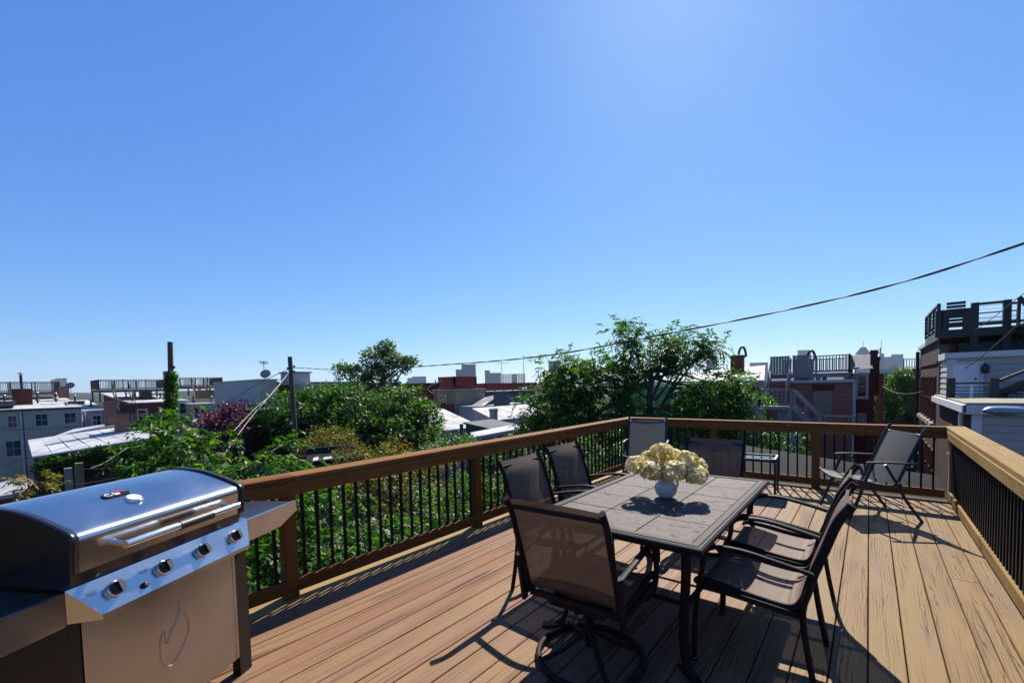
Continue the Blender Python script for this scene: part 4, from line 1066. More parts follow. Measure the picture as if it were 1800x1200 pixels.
def siding_wall(root, face, c, u0, u1, z0, z1, m, step, prof=0.034, keep=None):
    """lap siding, board by board, on a wall plane"""
    n = int(math.ceil((z1-z0)/step)); s = -1 if face in ('y', 'X') else 1
    for k in range(n):
        a, b = z0+k*step, min(z1, z0+(k+1)*step+0.012)
        spans = [(u0, u1)]
        if keep: spans = keep(a, b, u0, u1)
        for v0, v1 in spans:
            t0, t1 = prof+0.006, 0.004
            if face in ('x', 'X'): P_ = [(c+s*0.001, v0, a), (c+s*t0, v0, a), (c+s*t1, v0, b), (c+s*0.001, v0, b)]; d = (0, v1-v0, 0)
            else: P_ = [(v0, c+s*0.001, a), (v0, c+s*t0, a), (v0, c+s*t1, b), (v0, c+s*0.001, b)]; d = (v1-v0, 0, 0)
            wpart(root, MB().prism(P_, d), 'siding_board', m)
pE = ay(377, 672, 17.0); pE2 = ay(455, 668, 17.0)
h = house('row_house', 'tall house clad in beige siding left of the leaning utility pole', 'house', pE.x, pE2.x, 17.0, 18.6, pE.z+0.05, M['siding_beige'], M['membrane'], ov=0.1, group='row houses of the block')
siding_wall(h, 'y', 17.0, pE.x, pE2.x, -1.2, pE.z-0.1, M['siding_beige'], 0.25)
wpart(h, MB().box((pE.x-0.03, 16.93, GZ), (pE.x+0.25, 17.0, pE.z-0.08)), 'corner_board', M['white_trim'])
pF = ay(362, 712, 15.0); pF2 = ay(462, 701, 15.0)
h = house('row_house', 'lower siding wing with a white roof edge above the purple tree', 'house', pF.x, pF2.x, 15.0, 16.9, (pF.z+pF2.z)/2, M['siding_beige'], M['membrane'], ov=0.1, group='row houses of the block', zt_back=pF.z)
siding_wall(h, 'y', 15.0, pF.x, pF2.x, -2.5, (pF.z+pF2.z)/2-0.25, M['siding_beige'], 0.25)
# long white shed roof in the gardens with an ivy grown brick wall
cA, cB = ax(57, 806, -46), ax(283, 769, -46); cC, cD = ax(214, 752, -53), ax(49, 776, -52)
sh = thing('garden_shed', 'long low brick outbuilding with a sloping white roof', 'outbuilding', ((cA.x+cC.x)/2, (cA.y+cB.y)/2, GZ))
wpart(sh, MB().prism([cA, cB, cC, cD], (0,0,0.14)), 'roof', M['membrane'])
for k in range(1, 7):                                   # lapped seams of the coating
    f = k/7.0; a_, b_ = cA.lerp(cB, f) + Vector((0,0,0.135)), cD.lerp(cC, f) + Vector((0,0,0.135))
    wpart(sh, MB().beam(a_, b_, 0.10, 0.016), 'roof_seam', M['membrane'])
wl = MB(); q = [cA + Vector((-0.3,0.2,-0.01)), cB + Vector((-0.3,-0.3,-0.01)), cC + Vector((0.3,-0.3,-0.01)), cD + Vector((0.3,0.2,-0.01))]
lo = [Vector((v.x, v.y, GZ)) for v in q]
wl.add(q+lo, [(0,1,5,4),(1,2,6,5),(2,3,7,6),(3,0,4,7)]); wpart(sh, wl, 'wall', M['brick_brown'])
cE = [ax(95, 769, -53.2), ax(212, 748, -53.2), ax(205, 744, -57), ax(130, 756, -57)]
s2 = thing('lean_to_roof', 'small white lean-to roof behind the two red brick chimneys', 'roof', (cE[0].x, cE[0].y, cE[0].z))
wpart(s2, MB().prism(cE, (0,0,0.12)), 'roof', M['membrane'])
wpart(s2, MB().add([*cE, *[Vector((v.x, v.y, GZ)) for v in cE]], [(0,1,5,4),(1,2,6,5),(2,3,7,6),(3,0,4,7)]), 'wall', M['bluewhite'])
p0, p1 = ax(185, 742, -54), ax(206, 707, -54); chimney('tall red brick chimney at the top of the white shed roof', (p0.x-0.4, (p0.y+p1.y)/2), 0.8, p1.y-p0.y-0.1, p0.z-1.2, p1.z, M['brick'])
p0, p1 = ax(203, 751, -50.5), ax(229, 728, -50.5); chimney('squat red brick chimney in front of the taller one', (p0.x-0.45, (p0.y+p1.y)/2), 0.9, p1.y-p0.y-0.1, p0.z-1.0, p1.z, M['brick'])
# dark brick house with dish and aerial behind the utility pole
pG, pG2 = at(455, 700, 46), at(535, 668, 46)
h = house('row_house', 'dark brick house with dishes and an aerial behind the utility pole', 'house', pG.x-3, pG2.x, pG.y, pG2.y+6, at(490, 672, 46).z, M['brick_dark'], M['roof_grey'], group='row houses of the block')
p = at(465, 668, 46)
ae = thing('tv_aerial', 'thin rooftop aerial above the dark brick house', 'aerial', p)
MB().tube([(0,0,0),(0,0,1.9)], 0.03, 6).build('mast', M['dark_metal'], ae); MB().tube([(-0.8,0.4,1.75),(0.8,-0.4,1.95)], 0.022, 5).build('boom', M['dark_metal'], ae)
for k in range(6):
    f = -0.7+0.28*k; MB().tube([(f-0.2,-f*0.5-0.35,1.85+f*0.12),(f+0.2,-f*0.5+0.35,1.85+f*0.12)], 0.015, 4).build('element', M['dark_metal'], ae)
dish('dark satellite dish on the mast below the thin aerial', tuple(at(468, 668, 45.5)), 0.5, 0.9, 0.5, 0.6)
wt = thing('roof_hut', 'white rooftop hut right of the utility pole', 'hut', at(520, 676, 44))
MB().box((-1.0,-1.0,0),(1.0,1.0,1.15)).build('wall', M['bluewhite'], wt); MB().box((-1.15,-1.15,1.152),(1.15,1.15,1.27)).build('roof', M['dark_metal'], wt)
wr = at(545, 685, 42); h = house('row_house', 'house with a flat white roof just left of the tall airy tree', 'house', wr.x-4, wr.x+6, wr.y, wr.y+6, at(545, 675, 42).z, M['stucco'], M['membrane'], group='row houses of the block')

# small things on the white roofs: vent pipes, hatches, patched seams
for i_, (px, py, X, hgt) in enumerate(((66, 702, XA-6, 0.7), (98, 700, XA-5, 0.5), (132, 706, XA-4, 0.6), (160, 712, XA-5, 0.5), (236, 700, XA-3, 0.6), (282, 699, XA-3, 0.5), (340, 703, XA-2, 0.5), (372, 704, XA+0, 0.45), (8, 706, XA-6, 0.6))):
    p = ax(px, py, X); t = thing('roof_vent', '%s on the left white roofs' % ('first thin vent pipe from the flue', 'second thin vent pipe from the flue', 'vent pipe by the grey white house', 'vent pipe behind the grey white house', 'vent pipe left of the air conditioner', 'vent pipe right of the air conditioner', 'vent pipe on the low cream wing', 'second vent pipe on the low cream wing', 'vent pipe at the left picture edge')[i_], 'vent', (p.x, p.y, p.z-0.4), 0, 'vent pipes on the roofs')
    MB().tube([(0,0,0),(0,0,0.4+hgt)], 0.075, 8).build('pipe', M['dark_metal'], t); MB().lathe([(0.11,0.0),(0.11,0.09),(0.0,0.12)], 8, (0,0,0.4+hgt)).build('cap', M['grey_metal'], t); MB().lathe([(0.22,0.25),(0.09,0.5)], 8).build('flashing', M['roof_grey'], t)
p = ax(134, 707, XA-4); t = thing('roof_hatch', 'dark low roof hatch on the white roof of the cream house', 'hatch', (p.x, p.y, p.z-0.25)); MB().box((-0.5,-0.6,0),(0.5,0.6,0.34)).build('curb', M['roof_grey'], t); MB().box((-0.55,-0.65,0.342),(0.55,0.65,0.40)).build('lid', M['dark_metal'], t)
# dish and low roof at the left picture edge
dish('grey satellite dish cut by the left edge of the picture', tuple(at(-4, 845, 16)), 0.36, 0.7, 0.3, 0.6)
q0, q1, q2, q3 = at(-40, 885, 13), at(50, 868, 13), at(46, 842, 15), at(-40, 862, 15)
t = thing('low_shed', 'small shed with a pale worn roof at the lower left edge', 'shed', (q0+q2)/2)
wpart(t, MB().prism([q0, q1, q2, q3], (0,0,0.1)), 'roof', M['membrane_old'])
wpart(t, MB().add([q0,q1,q2,q3,*[Vector((v.x,v.y,GZ)) for v in (q0,q1,q2,q3)]], [(0,1,5,4),(1,2,6,5),(2,3,7,6),(3,0,4,7)]), 'wall', M['brick_dark'])

# ================= middle: corner boxes seen between the trees
def corner_box(xl, xc, xr, d, ytop):
    c = at(xc, ytop, d); X0 = ay(xl, ytop, c.y).x; Y1 = ax(xr, ytop, c.x).y
    return X0, c.x, c.y, Y1, c.z
X0, X1, Y0, Y1, zt = corner_box(763, 800, 852, 45, 684)
h = house('stucco_house', 'tan stucco house with a red roof deck in the middle distance', 'house', X0, X1, Y0, Y1, zt, M['stucco2'], M['membrane_old'], ov=0.15)
window(h, 'y', Y0, ay(775, 715, Y0).x, ay(778, 712, Y0).z, 0.9, ay(778, 694, Y0).z-ay(778, 712, Y0).z, 'white_trim', 'pane', 0, 0)
hz = zt
rd_ = thing('roof_deck', 'red painted roof deck on top of the tan stucco house', 'roof deck', ((X0+X1)/2, Y0+2, hz), 0, 'timber roof decks of the neighbours')
Xa, Xb = ay(768, 684, Y0).x, X1-0.3
Yb = Y0 + 3.6
wpart(rd_, MB().box((Xa, Y0+0.2, hz+0.006), (Xb, Yb, hz+0.28)), 'platform', M['red_paint'])
railing_far(rd_, [(Xa+0.05, Yb-0.1), (Xa+0.05, Y0+0.25), (Xb-0.05, Y0+0.25), (Xb-0.05, Yb-0.1), (Xa+0.05, Yb-0.1)], hz+0.282, 1.05, M['red_paint'], step=0.19, bal=0.095)
rb = thing('red_balcony', 'lower red timber balcony with black spiral stairs on the stucco house', 'balcony', (X0, Y0-1.0, ay(780,728,Y0).z-0.4), 0)
zb_ = ay(780, 727, Y0).z
wpart(rb, MB().box((X0-0.3, Y0-1.9, zb_-0.2), (X1-0.2, Y0-0.02, zb_)), 'platform', M['red_paint'])
railing_far(rb, [(X0-0.25, Y0-0.1), (X0-0.25, Y0-1.85), (X1-0.25, Y0-1.85), (X1-0.25, Y0-0.1)], zb_+0.002, 1.05, M['red_paint'], step=0.19, bal=0.095)
cx_, cy_ = X0+1.3, Y0-0.9
wpart(rb, cyl(MB(), (cx_, cy_, zb_), (cx_, cy_, hz+1.0), 0.06, 8), 'newel', M['dark_metal'])
for k in range(13):
    a_ = k*0.55; wpart(rb, MB().obox((cx_+0.4*math.cos(a_), cy_+0.4*math.sin(a_), zb_+0.2+k*0.2), (0.4*math.cos(a_), 0.4*math.sin(a_), 0), (-0.13*math.sin(a_), 0.13*math.cos(a_), 0), (0,0,0.02)), 'tread', M['dark_metal'])
wpart(rb, MB().tube([(cx_+0.8*math.cos(k*0.22), cy_+0.8*math.sin(k*0.22), zb_+1.2+k*0.08) for k in range(30)], 0.03, 6), 'spiral_handrail', M['white_trim'])
# worn white roof in front
X0, X1, Y0, Y1, zt = corner_box(730, 766, 842, 33, 758)
h = house('row_house', 'low white walled house with a worn white roof beside the dense tree', 'house', X0-2, X1, Y0, Y1, zt, M['bluewhite'], M['membrane_old'], group='row houses of the block', zt_back=zt+1.4, ov=0.12)
window(h, 'x', X1, ax(779, 765, X1).y, ax(780, 770, X1).z, 0.5, 0.55, 'white_trim', 'pane', 0, 0)
# blue grey house with a glazed lean-to and red rail deck
X0, X1, Y0, Y1, zt = corner_box(818, 842, 935, 43, 712)
h = house('row_house', 'blue grey house with a sloping glazed roof below the red railing', 'house', X0-1, X1, Y0, Y1, zt, M['bluewhite'], None, group='row houses of the block')
a0, a1, b0, b1 = ax(825, 716, X1+0.1), ax(848, 716, X1+0.1), at(852, 699, 50), at(880, 693, 50)
wpart(h, MB().prism([a0, a1, b1, b0], (0,0,0.08)), 'glazed_roof', M['slate'])
for f in (0.12, 0.42, 0.72):
    for g_ in (0.12, 0.55):
        lo1, hi1 = a0.lerp(a1, f), b0.lerp(b1, f); lo2, hi2 = a0.lerp(a1, f+0.2), b0.lerp(b1, f+0.2)
        wpart(h, MB().prism([lo1.lerp(hi1, g_), lo2.lerp(hi2, g_), lo2.lerp(hi2, g_+0.3), lo1.lerp(hi1, g_+0.3)], (0,0,0.11)), 'roof_pane', M['white_trim'])
wpart(h, MB().box((X1+0.001, ax(868,720,X1).y, zt-1.2), (X1+0.05, ax(896,720,X1).y, zt+1.3)), 'blue_panel', M['blue_paint'])
rp_ = thing('boarded_screen', 'red boarded screen behind the satellite dish', 'screen', ax(853, 741, X1+0.8))
for k in range(5): MB().box((-0.02, -0.68+0.275*k, 0), (0.02, -0.68+0.275*k+0.265, 1.15)).build('board', M['red_paint'], rp_)
MB().box((-0.05, -0.68, 0.02), (-0.021, 0.68, 1.1)).build('backing', M['red_paint'], rp_)
dish('pale satellite dish in front of the red boarded screen', tuple(ax(855, 741, X1+2.0)), 0.42, 0.8, 0.45, 0.55)
Xr, Yr = at(853, 690, 50).x, at(853, 690, 50).y
zr_ = at(853, 688, 50).z
rd2 = thing('roof_deck', 'long dark red railed roof deck left of the leafy tree', 'roof deck', (Xr-2, Yr+4, zr_-0.4), 0, 'timber roof decks of the neighbours')
Yr2 = ax(945, 690, Xr).y
wpart(rd2, MB().box((Xr-4, Yr, zr_-0.25), (Xr, Yr2, zr_)), 'platform', M['dark_metal'])
railing_far(rd2, [(Xr-3.9, Yr+0.1), (Xr-0.1, Yr+0.1), (Xr-0.1, Yr2-0.1)], zr_+0.002, 0.95, M['red_paint'], step=0.19, bal=0.095)
h = house('row_house', 'grey house that carries the dark red railed roof deck', 'house', Xr-6, Xr-0.4, Yr+0.4, Yr2, zr_-0.27, M['blue_paint'], M['roof_grey'], group='row houses of the block')
X0, X1, Y0, Y1, zt = corner_box(862, 870, 960, 38, 722)
h = house('row_house', 'low wing with a sloping white roof and short chimney by the leafy tree', 'house', X0-2, X1, Y0, Y1, zt-0.8, M['bluewhite'], M['membrane_old'], group='row houses of the block', zt_back=zt+0.2)
p = at(868, 742, 38); ck = chimney('short grey rendered chimney on the white wing', (p.x, p.y), 0.5, 0.5, p.z, at(868, 719, 38).z, M['bluewhite'])
X0, X1, Y0, Y1, zt = corner_box(819, 868, 915, 27, 754)
h = house('row_house', 'grey green flat roofed extension just above the railing', 'house', X0, X1, Y0, Y1, zt, M['shed_green'], M['roof_grey'], group='row houses of the block', zt_back=zt+0.35)
window(h, 'y', Y0, ay(825, 762, Y0).x, zt-1.0, 0.9, 0.55, 'dark_metal', 'pane', 0, 0)
q0, q1 = at(832, 774, 20), at(918, 758, 20)
wr_ = thing('white_roof_edge', 'narrow white flat roof just over the left railing', 'roof', (q0+q1)/2)
wpart(wr_, MB().prism([q0, q1, q1+Vector((-1.2,1.0,0.05)), q0+Vector((-1.2,1.0,0.05))], (0,0,0.16)), 'roof', M['membrane'])
wpart(wr_, MB().add([q0,q1,Vector((q1.x,q1.y,GZ)),Vector((q0.x,q0.y,GZ))], [(0,1,2,3)]), 'wall', M['shed_green'])
# cornice house right of the airy tree
X0, X1, Y0, Y1, zt = corner_box(704, 750, 757, 60, 669)
h = house('row_house', 'dark brick house with a heavy cornice beyond the dense tree', 'house', X0, X1, Y0, Y1+6, zt-0.3, M['brick_dark'], M['brick_dark'], group='row houses of the block', ov=0.7, th=0.35)
# small flat shed roof with white patches
s0, s1, s2_, s3 = at(537, 819, 13), at(640, 806, 13.5), at(625, 795, 16), at(540, 803, 15.5)
fs = thing('flat_shed', 'small shed with a dark flat roof patched white below the shrubs', 'shed', (s0+s2_)/2)
wpart(fs, MB().prism([s0, s1, s2_, s3], (0,0,0.1)), 'roof', M['asphalt_roof'])
wpart(fs, MB().add([s0,s1,s2_,s3,*[Vector((v.x,v.y,GZ)) for v in (s0,s1,s2_,s3)]], [(0,1,5,4),(1,2,6,5),(2,3,7,6),(3,0,4,7)]), 'wall', M['shed_green'])
for f, w_, l_ in ((0.12, 0.10, 0.5), (0.30, 0.16, 0.4), (0.55, 0.12, 0.3)):
    c0 = s0.lerp(s1, f); c1 = s3.lerp(s2_, f+0.03); e0 = s0.lerp(s1, f+w_); e1 = s3.lerp(s2_, f+w_)
    wpart(fs, MB().prism([c0.lerp(c1,0.08), e0.lerp(e1,0.12), e0.lerp(e1,l_), c0.lerp(c1,l_*0.8)], (0,0,0.112)), 'white_patch', M['membrane'])
wpart(fs, MB().beam(s3+Vector((0,0,0.2)), s2_+Vector((0,0,0.2)), 0.12, 0.22), 'parapet', M['dark_metal'])
# ================= right: brick house with the grey timber roof deck and stairs
YB = at(1445, 668, 26).y
def xb(px, Y=YB): return ay(px, 690, Y).x
def zbp(px, py, Y=YB): return ay(px, py, Y).z
zr = zbp(1450, 668)
h1 = house('row_house', 'red brick house with a boarded doorway and grey timber deck on its roof', 'house', xb(1345), xb(1500), YB, YB+10, zr, M['brick'], M['membrane_old'], ov=0.02, group='row houses of the block')
wpart(h1, MB().box((xb(1345), YB-0.14, zr-0.13), (xb(1503), YB-0.025, zr+0.03)), 'gutter', M['white_trim'])
wpart(h1, cyl(MB(), (xb(1501), YB-0.1, GZ), (xb(1502), YB-0.1, zr-0.15), 0.075, 8), 'downspout', M['white_trim'])
z1 = zbp(1447, 688); wpart(h1, MB().box((xb(1431), YB-0.03, z1-2.4), (xb(1463), YB+0.01, z1)), 'boarded_doorway', M['boarded'])
n_ = 14
for k in range(n_):                                     # soldier course over the doorway
    xx = xb(1428) + (xb(1466)-xb(1428))*k/n_
    wpart(h1, MB().box((xx+0.005, YB-0.025, z1+0.06), (xx+(xb(1466)-xb(1428))/n_-0.008, YB-0.003, z1+0.42)), 'brick', M['brick_dark'])
zd = zbp(1450, 655)
d1 = thing('roof_deck', 'weathered grey timber roof deck with slatted railing and board stair walls', 'roof deck', (xb(1440), YB+2, zr+0.01), 0, 'timber roof decks of the neighbours')
xa_, xc_, xd_ = xb(1352), xb(1392), xb(1494)
wpart(d1, MB().box((xa_, YB+0.25, zd-0.26), (xd_, YB+5.5, zd)), 'platform', M['weathered'])
for px in (1425, 1437, 1487):
    for yy in (YB+0.4, YB+5.2): wpart(d1, MB().box((xb(px)-0.12, yy-0.1, zr+0.004), (xb(px)+0.12, yy+0.1, zd-0.262)), 'post', M['weathered'])
rh_ = zbp(1450, 624)-zd
railing_far(d1, [(xb(1418), YB+0.3), (xd_-0.05, YB+0.3)], zd+0.002, rh_, M['weathered'], step=0.15, bal=0.05, post_step=3)
railing_far(d1, [(xd_-0.05, YB+0.3), (xd_-0.05, YB+5.4), (xa_+0.05, YB+5.4)], zd+0.002, rh_, M['weathered'], step=0.12, bal=0.06)
for pa, pb in ((1352.5, 1387), (1392, 1417.5)):         # board walls beside the stair opening
    xs, xe = xb(pa), xb(pb); n_ = int((xe-xs)/0.15)
    for k in range(n_): wpart(d1, MB().box((xs+(xe-xs)*k/n_, YB+0.26+0.006*(k % 2), zd+0.003), (xs+(xe-xs)*(k+1)/n_-0.012, YB+0.285+0.006*(k % 2), zd+rh_+0.02)), 'board', M['weathered'])
    wpart(d1, MB().box((xs-0.03, YB+0.22, zd+rh_+0.022), (xe, YB+0.36, zd+rh_+0.08)), 'cap', M['weathered'])
st1 = thing('timber_stairs', 'weathered grey outdoor stairs climbing from a landing to the roof deck', 'stairs', (xb(1365), YB-2, GZ), 0)
xm = (xb(1354)+xb(1390))/2; zl = zbp(1360, 714, YB-3.0); YL = YB-3.0
stairs(st1, (xm, YB+0.2, zd), (xm, YB-1.75, zl+0.15), (1,0,0), xb(1390)-xb(1356), 9, M['weathered'], 0.95)
la, lb = ay(1333, 714, YL).x, ay(1392, 714, YL).x
wpart(st1, MB().box((la, YL, zl-0.2), (lb, YB-1.6, zl)), 'landing', M['weathered'])
railing_far(st1, [(la+0.05, YB-1.7), (la+0.05, YL+0.05), (lb-0.05, YL+0.05)], zl+0.002, zbp(1360, 684, YL)-zl, M['weathered'], step=0.22, bal=0.05, post_step=2.0)
for xx in (la+0.08, lb-0.08):
    for yy in (YL+0.1, YB-1.8): wpart(st1, MB().box((xx-0.08, yy-0.08, GZ), (xx+0.08, yy+0.08, zl-0.201)), 'post', M['weathered'])
wpart(st1, MB().beam((la+0.1, YL+0.02, zl-0.25), ((la+lb)/2, YL+0.02, zl-1.5), 0.06, 0.14), 'brace', M['weathered'])
wpart(st1, MB().beam((lb-0.1, YL+0.02, zl-0.25), ((la+lb)/2+0.3, YL+0.02, zl-1.2), 0.06, 0.14), 'brace', M['weathered'])
for k in range(7): wpart(st1, MB().box((la+0.9+0.16*k, YL+0.4, zl-2.6), (la+0.9+0.16*k+0.15, YL+0.44, zl-0.25)), 'board', M['bluewhite'])
q0, q1 = Vector((lb, YL+0.6, zl)), Vector((ay(1440, 745, YL+0.6).x, YL+0.6, ay(1440, 757, YL+0.6).z))
stairs(st1, q0, q1, (0,1,0), 1.1, 8, M['weathered'], 0.9)
lp2 = q1 + Vector((0.75, 0, 0)); wpart(st1, MB().box((q1.x, YL, q1.z-0.1), (q1.x+1.6, YL+1.3, q1.z)), 'landing', M['weathered'])
railing_far(st1, [(q1.x+0.05, YL+0.05), (q1.x+1.55, YL+0.05)], q1.z+0.002, 0.9, M['weathered'], step=0.22)
# dark red house right of it, with pale shingle slope and stepped chimneys
YC = YB+1.5
def xc(px): return ay(px, 690, YC).x
h2 = house('row_house', 'narrow dark red brick house with one white sash window', 'house', xc(1497), xc(1537), YC, YC+9, ay(1515, 652, YC).z, M['brick_dark'], None, group='row houses of the block')
wpart(h2, MB().prism([(xc(1480), YC+0.02, ay(1490,650,YC).z), (xc(1534), YC+0.02, ay(1530,647,YC).z), (xc(1534), YC+2.2, ay(1530,622,YC+2.2).z), (xc(1480), YC+2.2, ay(1490,625,YC+2.2).z)], (0, 0.25, 0)), 'shingle_slope', M['slate'])
window(h2, 'y', YC, xc(1508), ay(1508,696,YC).z, xc(1522)-xc(1508), ay(1508,662,YC).z-ay(1508,696,YC).z, 'white_trim', 'pane', 1, 0, fw=0.12)
wpart(h2, MB().box((xc(1503), YC-0.18, ay(1510,661,YC).z+0.08), (xc(1528), YC-0.003, ay(1510,661,YC).z+0.2)), 'window_hood', M['white_trim'])
wpart(h2, MB().box((xc(1507), YC-0.04, ay(1510,765,YC).z), (xc(1524), YC+0.02, ay(1510,725,YC).z)), 'lower_shutter', M['bluewhite'])
p = ay(1536, 650, YC+1); chimney('stepped red brick party wall chimney beside the pyramid tower', (p.x, YC+1.0), 0.35, 0.9, p.z-1.5, ay(1536, 617, YC+1).z, M['brick_dark'])
p = ay(1539, 650, YC+3); chimney('lower step of the red brick party wall', (p.x, YC+2.6), 0.35, 2.0, p.z-1.5, ay(1539, 629, YC+2.6).z, M['brick_dark'])
sl = thing('roof_lamp', 'small white lamp on a bent bracket at the gutter end', 'lamp', ay(1501, 664, YB-0.2))
MB().tube([(0,0,0),(0.05,0,0.5)], 0.03, 6).build('stem', M['grey_metal'], sl); MB().lathe([(0.0,0.14),(0.12,0.1),(0.19,0.0),(0.0,-0.02)], 14, (0.08,0,0.52)).build('head', M['white_trim'], sl)
# house with the chimney arch, white and green roofs behind the leafy tree
YG = at(1230, 660, 30).y
def xg(px, Y=YG): return ay(px, 670, Y).x
hg = house('row_house', 'house with a pale roof and bright green wrapped wall behind the leafy tree', 'house', xg(1120), xg(1345), YG, YG+12, ay(1200, 672, YG).z, M['stucco'], None, group='row houses of the block')
wpart(hg, MB().prism([(xg(1140), YG-0.3, ay(1140,674,YG-0.3).z), (xg(1345), YG-0.3, ay(1345,672,YG-0.3).z), (xg(1345,YG+9), YG+9, ay(1345,645,YG+9).z), (xg(1150,YG+9), YG+9, ay(1150,662,YG+9).z)], (0,0,0.15)), 'roof', M['membrane_old'])
hw = thing('green_wrapped_wall', 'bright green sheathed wall seen through the leafy tree', 'wall', (xg(1150), YG-1.2, GZ))
zg1 = ay(1150, 679, YG-1.2).z
wpart(hw, MB().box((xg(1080, YG-1.2), YG-1.2, GZ), (xg(1186, YG-1.2), YG-0.9, zg1)), 'sheathing', M['green_wrap'])
wpart(hw, MB().box((xg(1150, YG-1.2), YG-1.23, ay(1150,692,YG-1.2).z), (xg(1161, YG-1.2), YG-1.201, ay(1150,687,YG-1.2).z)), 'paper_patch', M['boarded'])
p = ay(1304, 650, YG+5); chimney('brick chimney with a curved metal flue on the pale roof', (p.x-0.3, YG+5), 0.8, 0.8, p.z-0.6, ay(1304, 625, YG+5).z, M['brick_dark'], 'arch')
p = ay(1413, 630, YB+7); chimney('chimney with a pointed arch flue behind the roof deck', (p.x, YB+7), 1.1, 0.9, p.z-1.6, p.z-0.1, M['brick_dark'], 'arch')
sk = house('row_house', 'low brick stack of a house at the foot of the grey stairs', 'house', ay(1268,700,20).x, ay(1287,700,20).x, 20, 21.2, ay(1275,709,20).z, M['brick_brown'], M['roof_grey'], group='row houses of the block')
# far brick terrace closing the alley
YT = at(1580, 660, 46).y
def xt(px): return ay(px, 690, YT).x
h3 = house('row_house', 'far dark red brick terrace closing the gap between the houses', 'house', xt(1537), xt(1640), YT, YT+10, ay(1575, 648, YT).z, M['brick_dark'], M['roof_grey'], group='row houses of the block')
wpart(h3, MB().box((xt(1540), YT-0.35, ay(1560,655,YT).z), (xt(1584), YT-0.003, ay(1560,648,YT).z)), 'cornice', M['white_trim'])
for k in range(12): wpart(h3, MB().box((xt(1541+3.4*k), YT-0.42, ay(1560,655,YT).z-0.02), (xt(1542.4+3.4*k), YT-0.352, ay(1560,651,YT).z)), 'bracket', M['white_trim'])
for a_, b_, t_, m_ in ((1591,1603,667,690),(1591,1603,706,730),(1560,1572,706,730)):
    window(h3, 'y', YT, xt(a_), ay(a_,m_,YT).z, xt(b_)-xt(a_), ay(a_,t_,YT).z-ay(a_,m_,YT).z, 'brick_dark', 'pane', 1, 0, fw=0.1)
dk3 = thing('roof_deck', 'small dark roof railing on the far brick terrace', 'roof deck', (xt(1600), YT+1, ay(1600,646,YT).z), 0, 'timber roof decks of the neighbours')
railing_far(dk3, [(xt(1588), YT+0.3), (xt(1622), YT+0.3)], ay(1600,647,YT).z+0.004, 1.0, M['weathered_brown'], step=0.2, bal=0.07)

# ================= the big brown brick building at the right edge
cn = at(1652, 592, 16.93); X1B, Y1B, ZB = cn.x, cn.y, cn.z
YBF = ax(1617, 650, X1B).y
b1 = house('corner_building', 'tall brown brick building with a grey end wall at the right edge', 'building', X1B, X1B+16, Y1B, YBF, ZB, M['brick_brown'], M['roof_grey'], ov=0.0)
wpart(b1, MB().box((X1B+0.02, Y1B-0.03, GZ), (X1B+16, Y1B-0.002, ZB-0.30)), 'end_render', M['grey_stucco'])
wpart(b1, MB().box((X1B-0.1, Y1B-0.12, ZB-0.12), (X1B-0.004, YBF+0.1, ZB+0.05)), 'coping', M['white_trim'])
wpart(b1, MB().box((X1B-0.004, Y1B-0.12, ZB-0.10), (X1B+16, Y1B-0.034, ZB+0.05)), 'coping', M['white_trim'])
wpart(b1, MB().box((X1B-0.05, Y1B+0.3, ZB-1.02), (X1B-0.003, YBF-0.1, ZB-0.90)), 'brick_band', M['brick_brown'])
nw = 5
for row, (zt_, zb2) in enumerate(((-1.55, -3.35), (-4.6, -6.3), (-7.4, -9.0))):
    for k in range(nw):
        yy = Y1B+0.9 + (YBF-Y1B-1.6)*k/nw
        o = window(b1, 'X', X1B, yy, ZB+zb2, 0.75, zt_-zb2, 'brick_dark', 'pane', 1, 0, fw=0.05, sill=False)
        if row < 2: wpart(b1, MB().box((X1B-0.16, yy-0.1, ZB+zb2-0.22), (X1B-0.003, yy+0.85, ZB+zb2-0.065)), 'stone_sill', M['boarded'], o)
wpart(b1, cyl(MB(), (X1B-0.1, YBF-0.1, GZ), (X1B-0.1, YBF-0.1, ZB-0.2), 0.08, 8), 'downspout', M['dark_metal'])
wpart(b1, cyl(MB(), (ay(1677,600,Y1B-0.1).x, Y1B-0.1, GZ), (ay(1677,600,Y1B-0.1).x, Y1B-0.1, ZB-0.3), 0.1, 8), 'vent_pipe', M['brick_dark'])
for px, yo in ((1632, 7.2), (1641, 4.2)):
    c0 = Vector((X1B+0.35, Y1B+yo, ZB))
    t = thing('arched_vent', 'curved dark roof vent at the top edge of the brown building, %s' % ('farther of the two' if yo > 6 else 'nearer of the two'), 'vent', c0, 0, 'curved roof vents')
    MB().tube([(0, -0.45*math.cos(a_), 0.15+0.75*math.sin(a_)) for a_ in np.linspace(0, math.pi, 13)], 0.17, 10).build('hood', M['dark_metal'], t)
    MB().tube([(0,-0.45,-0.02),(0,-0.45,0.18)], 0.17, 10).build('collar', M['grey_metal'], t)
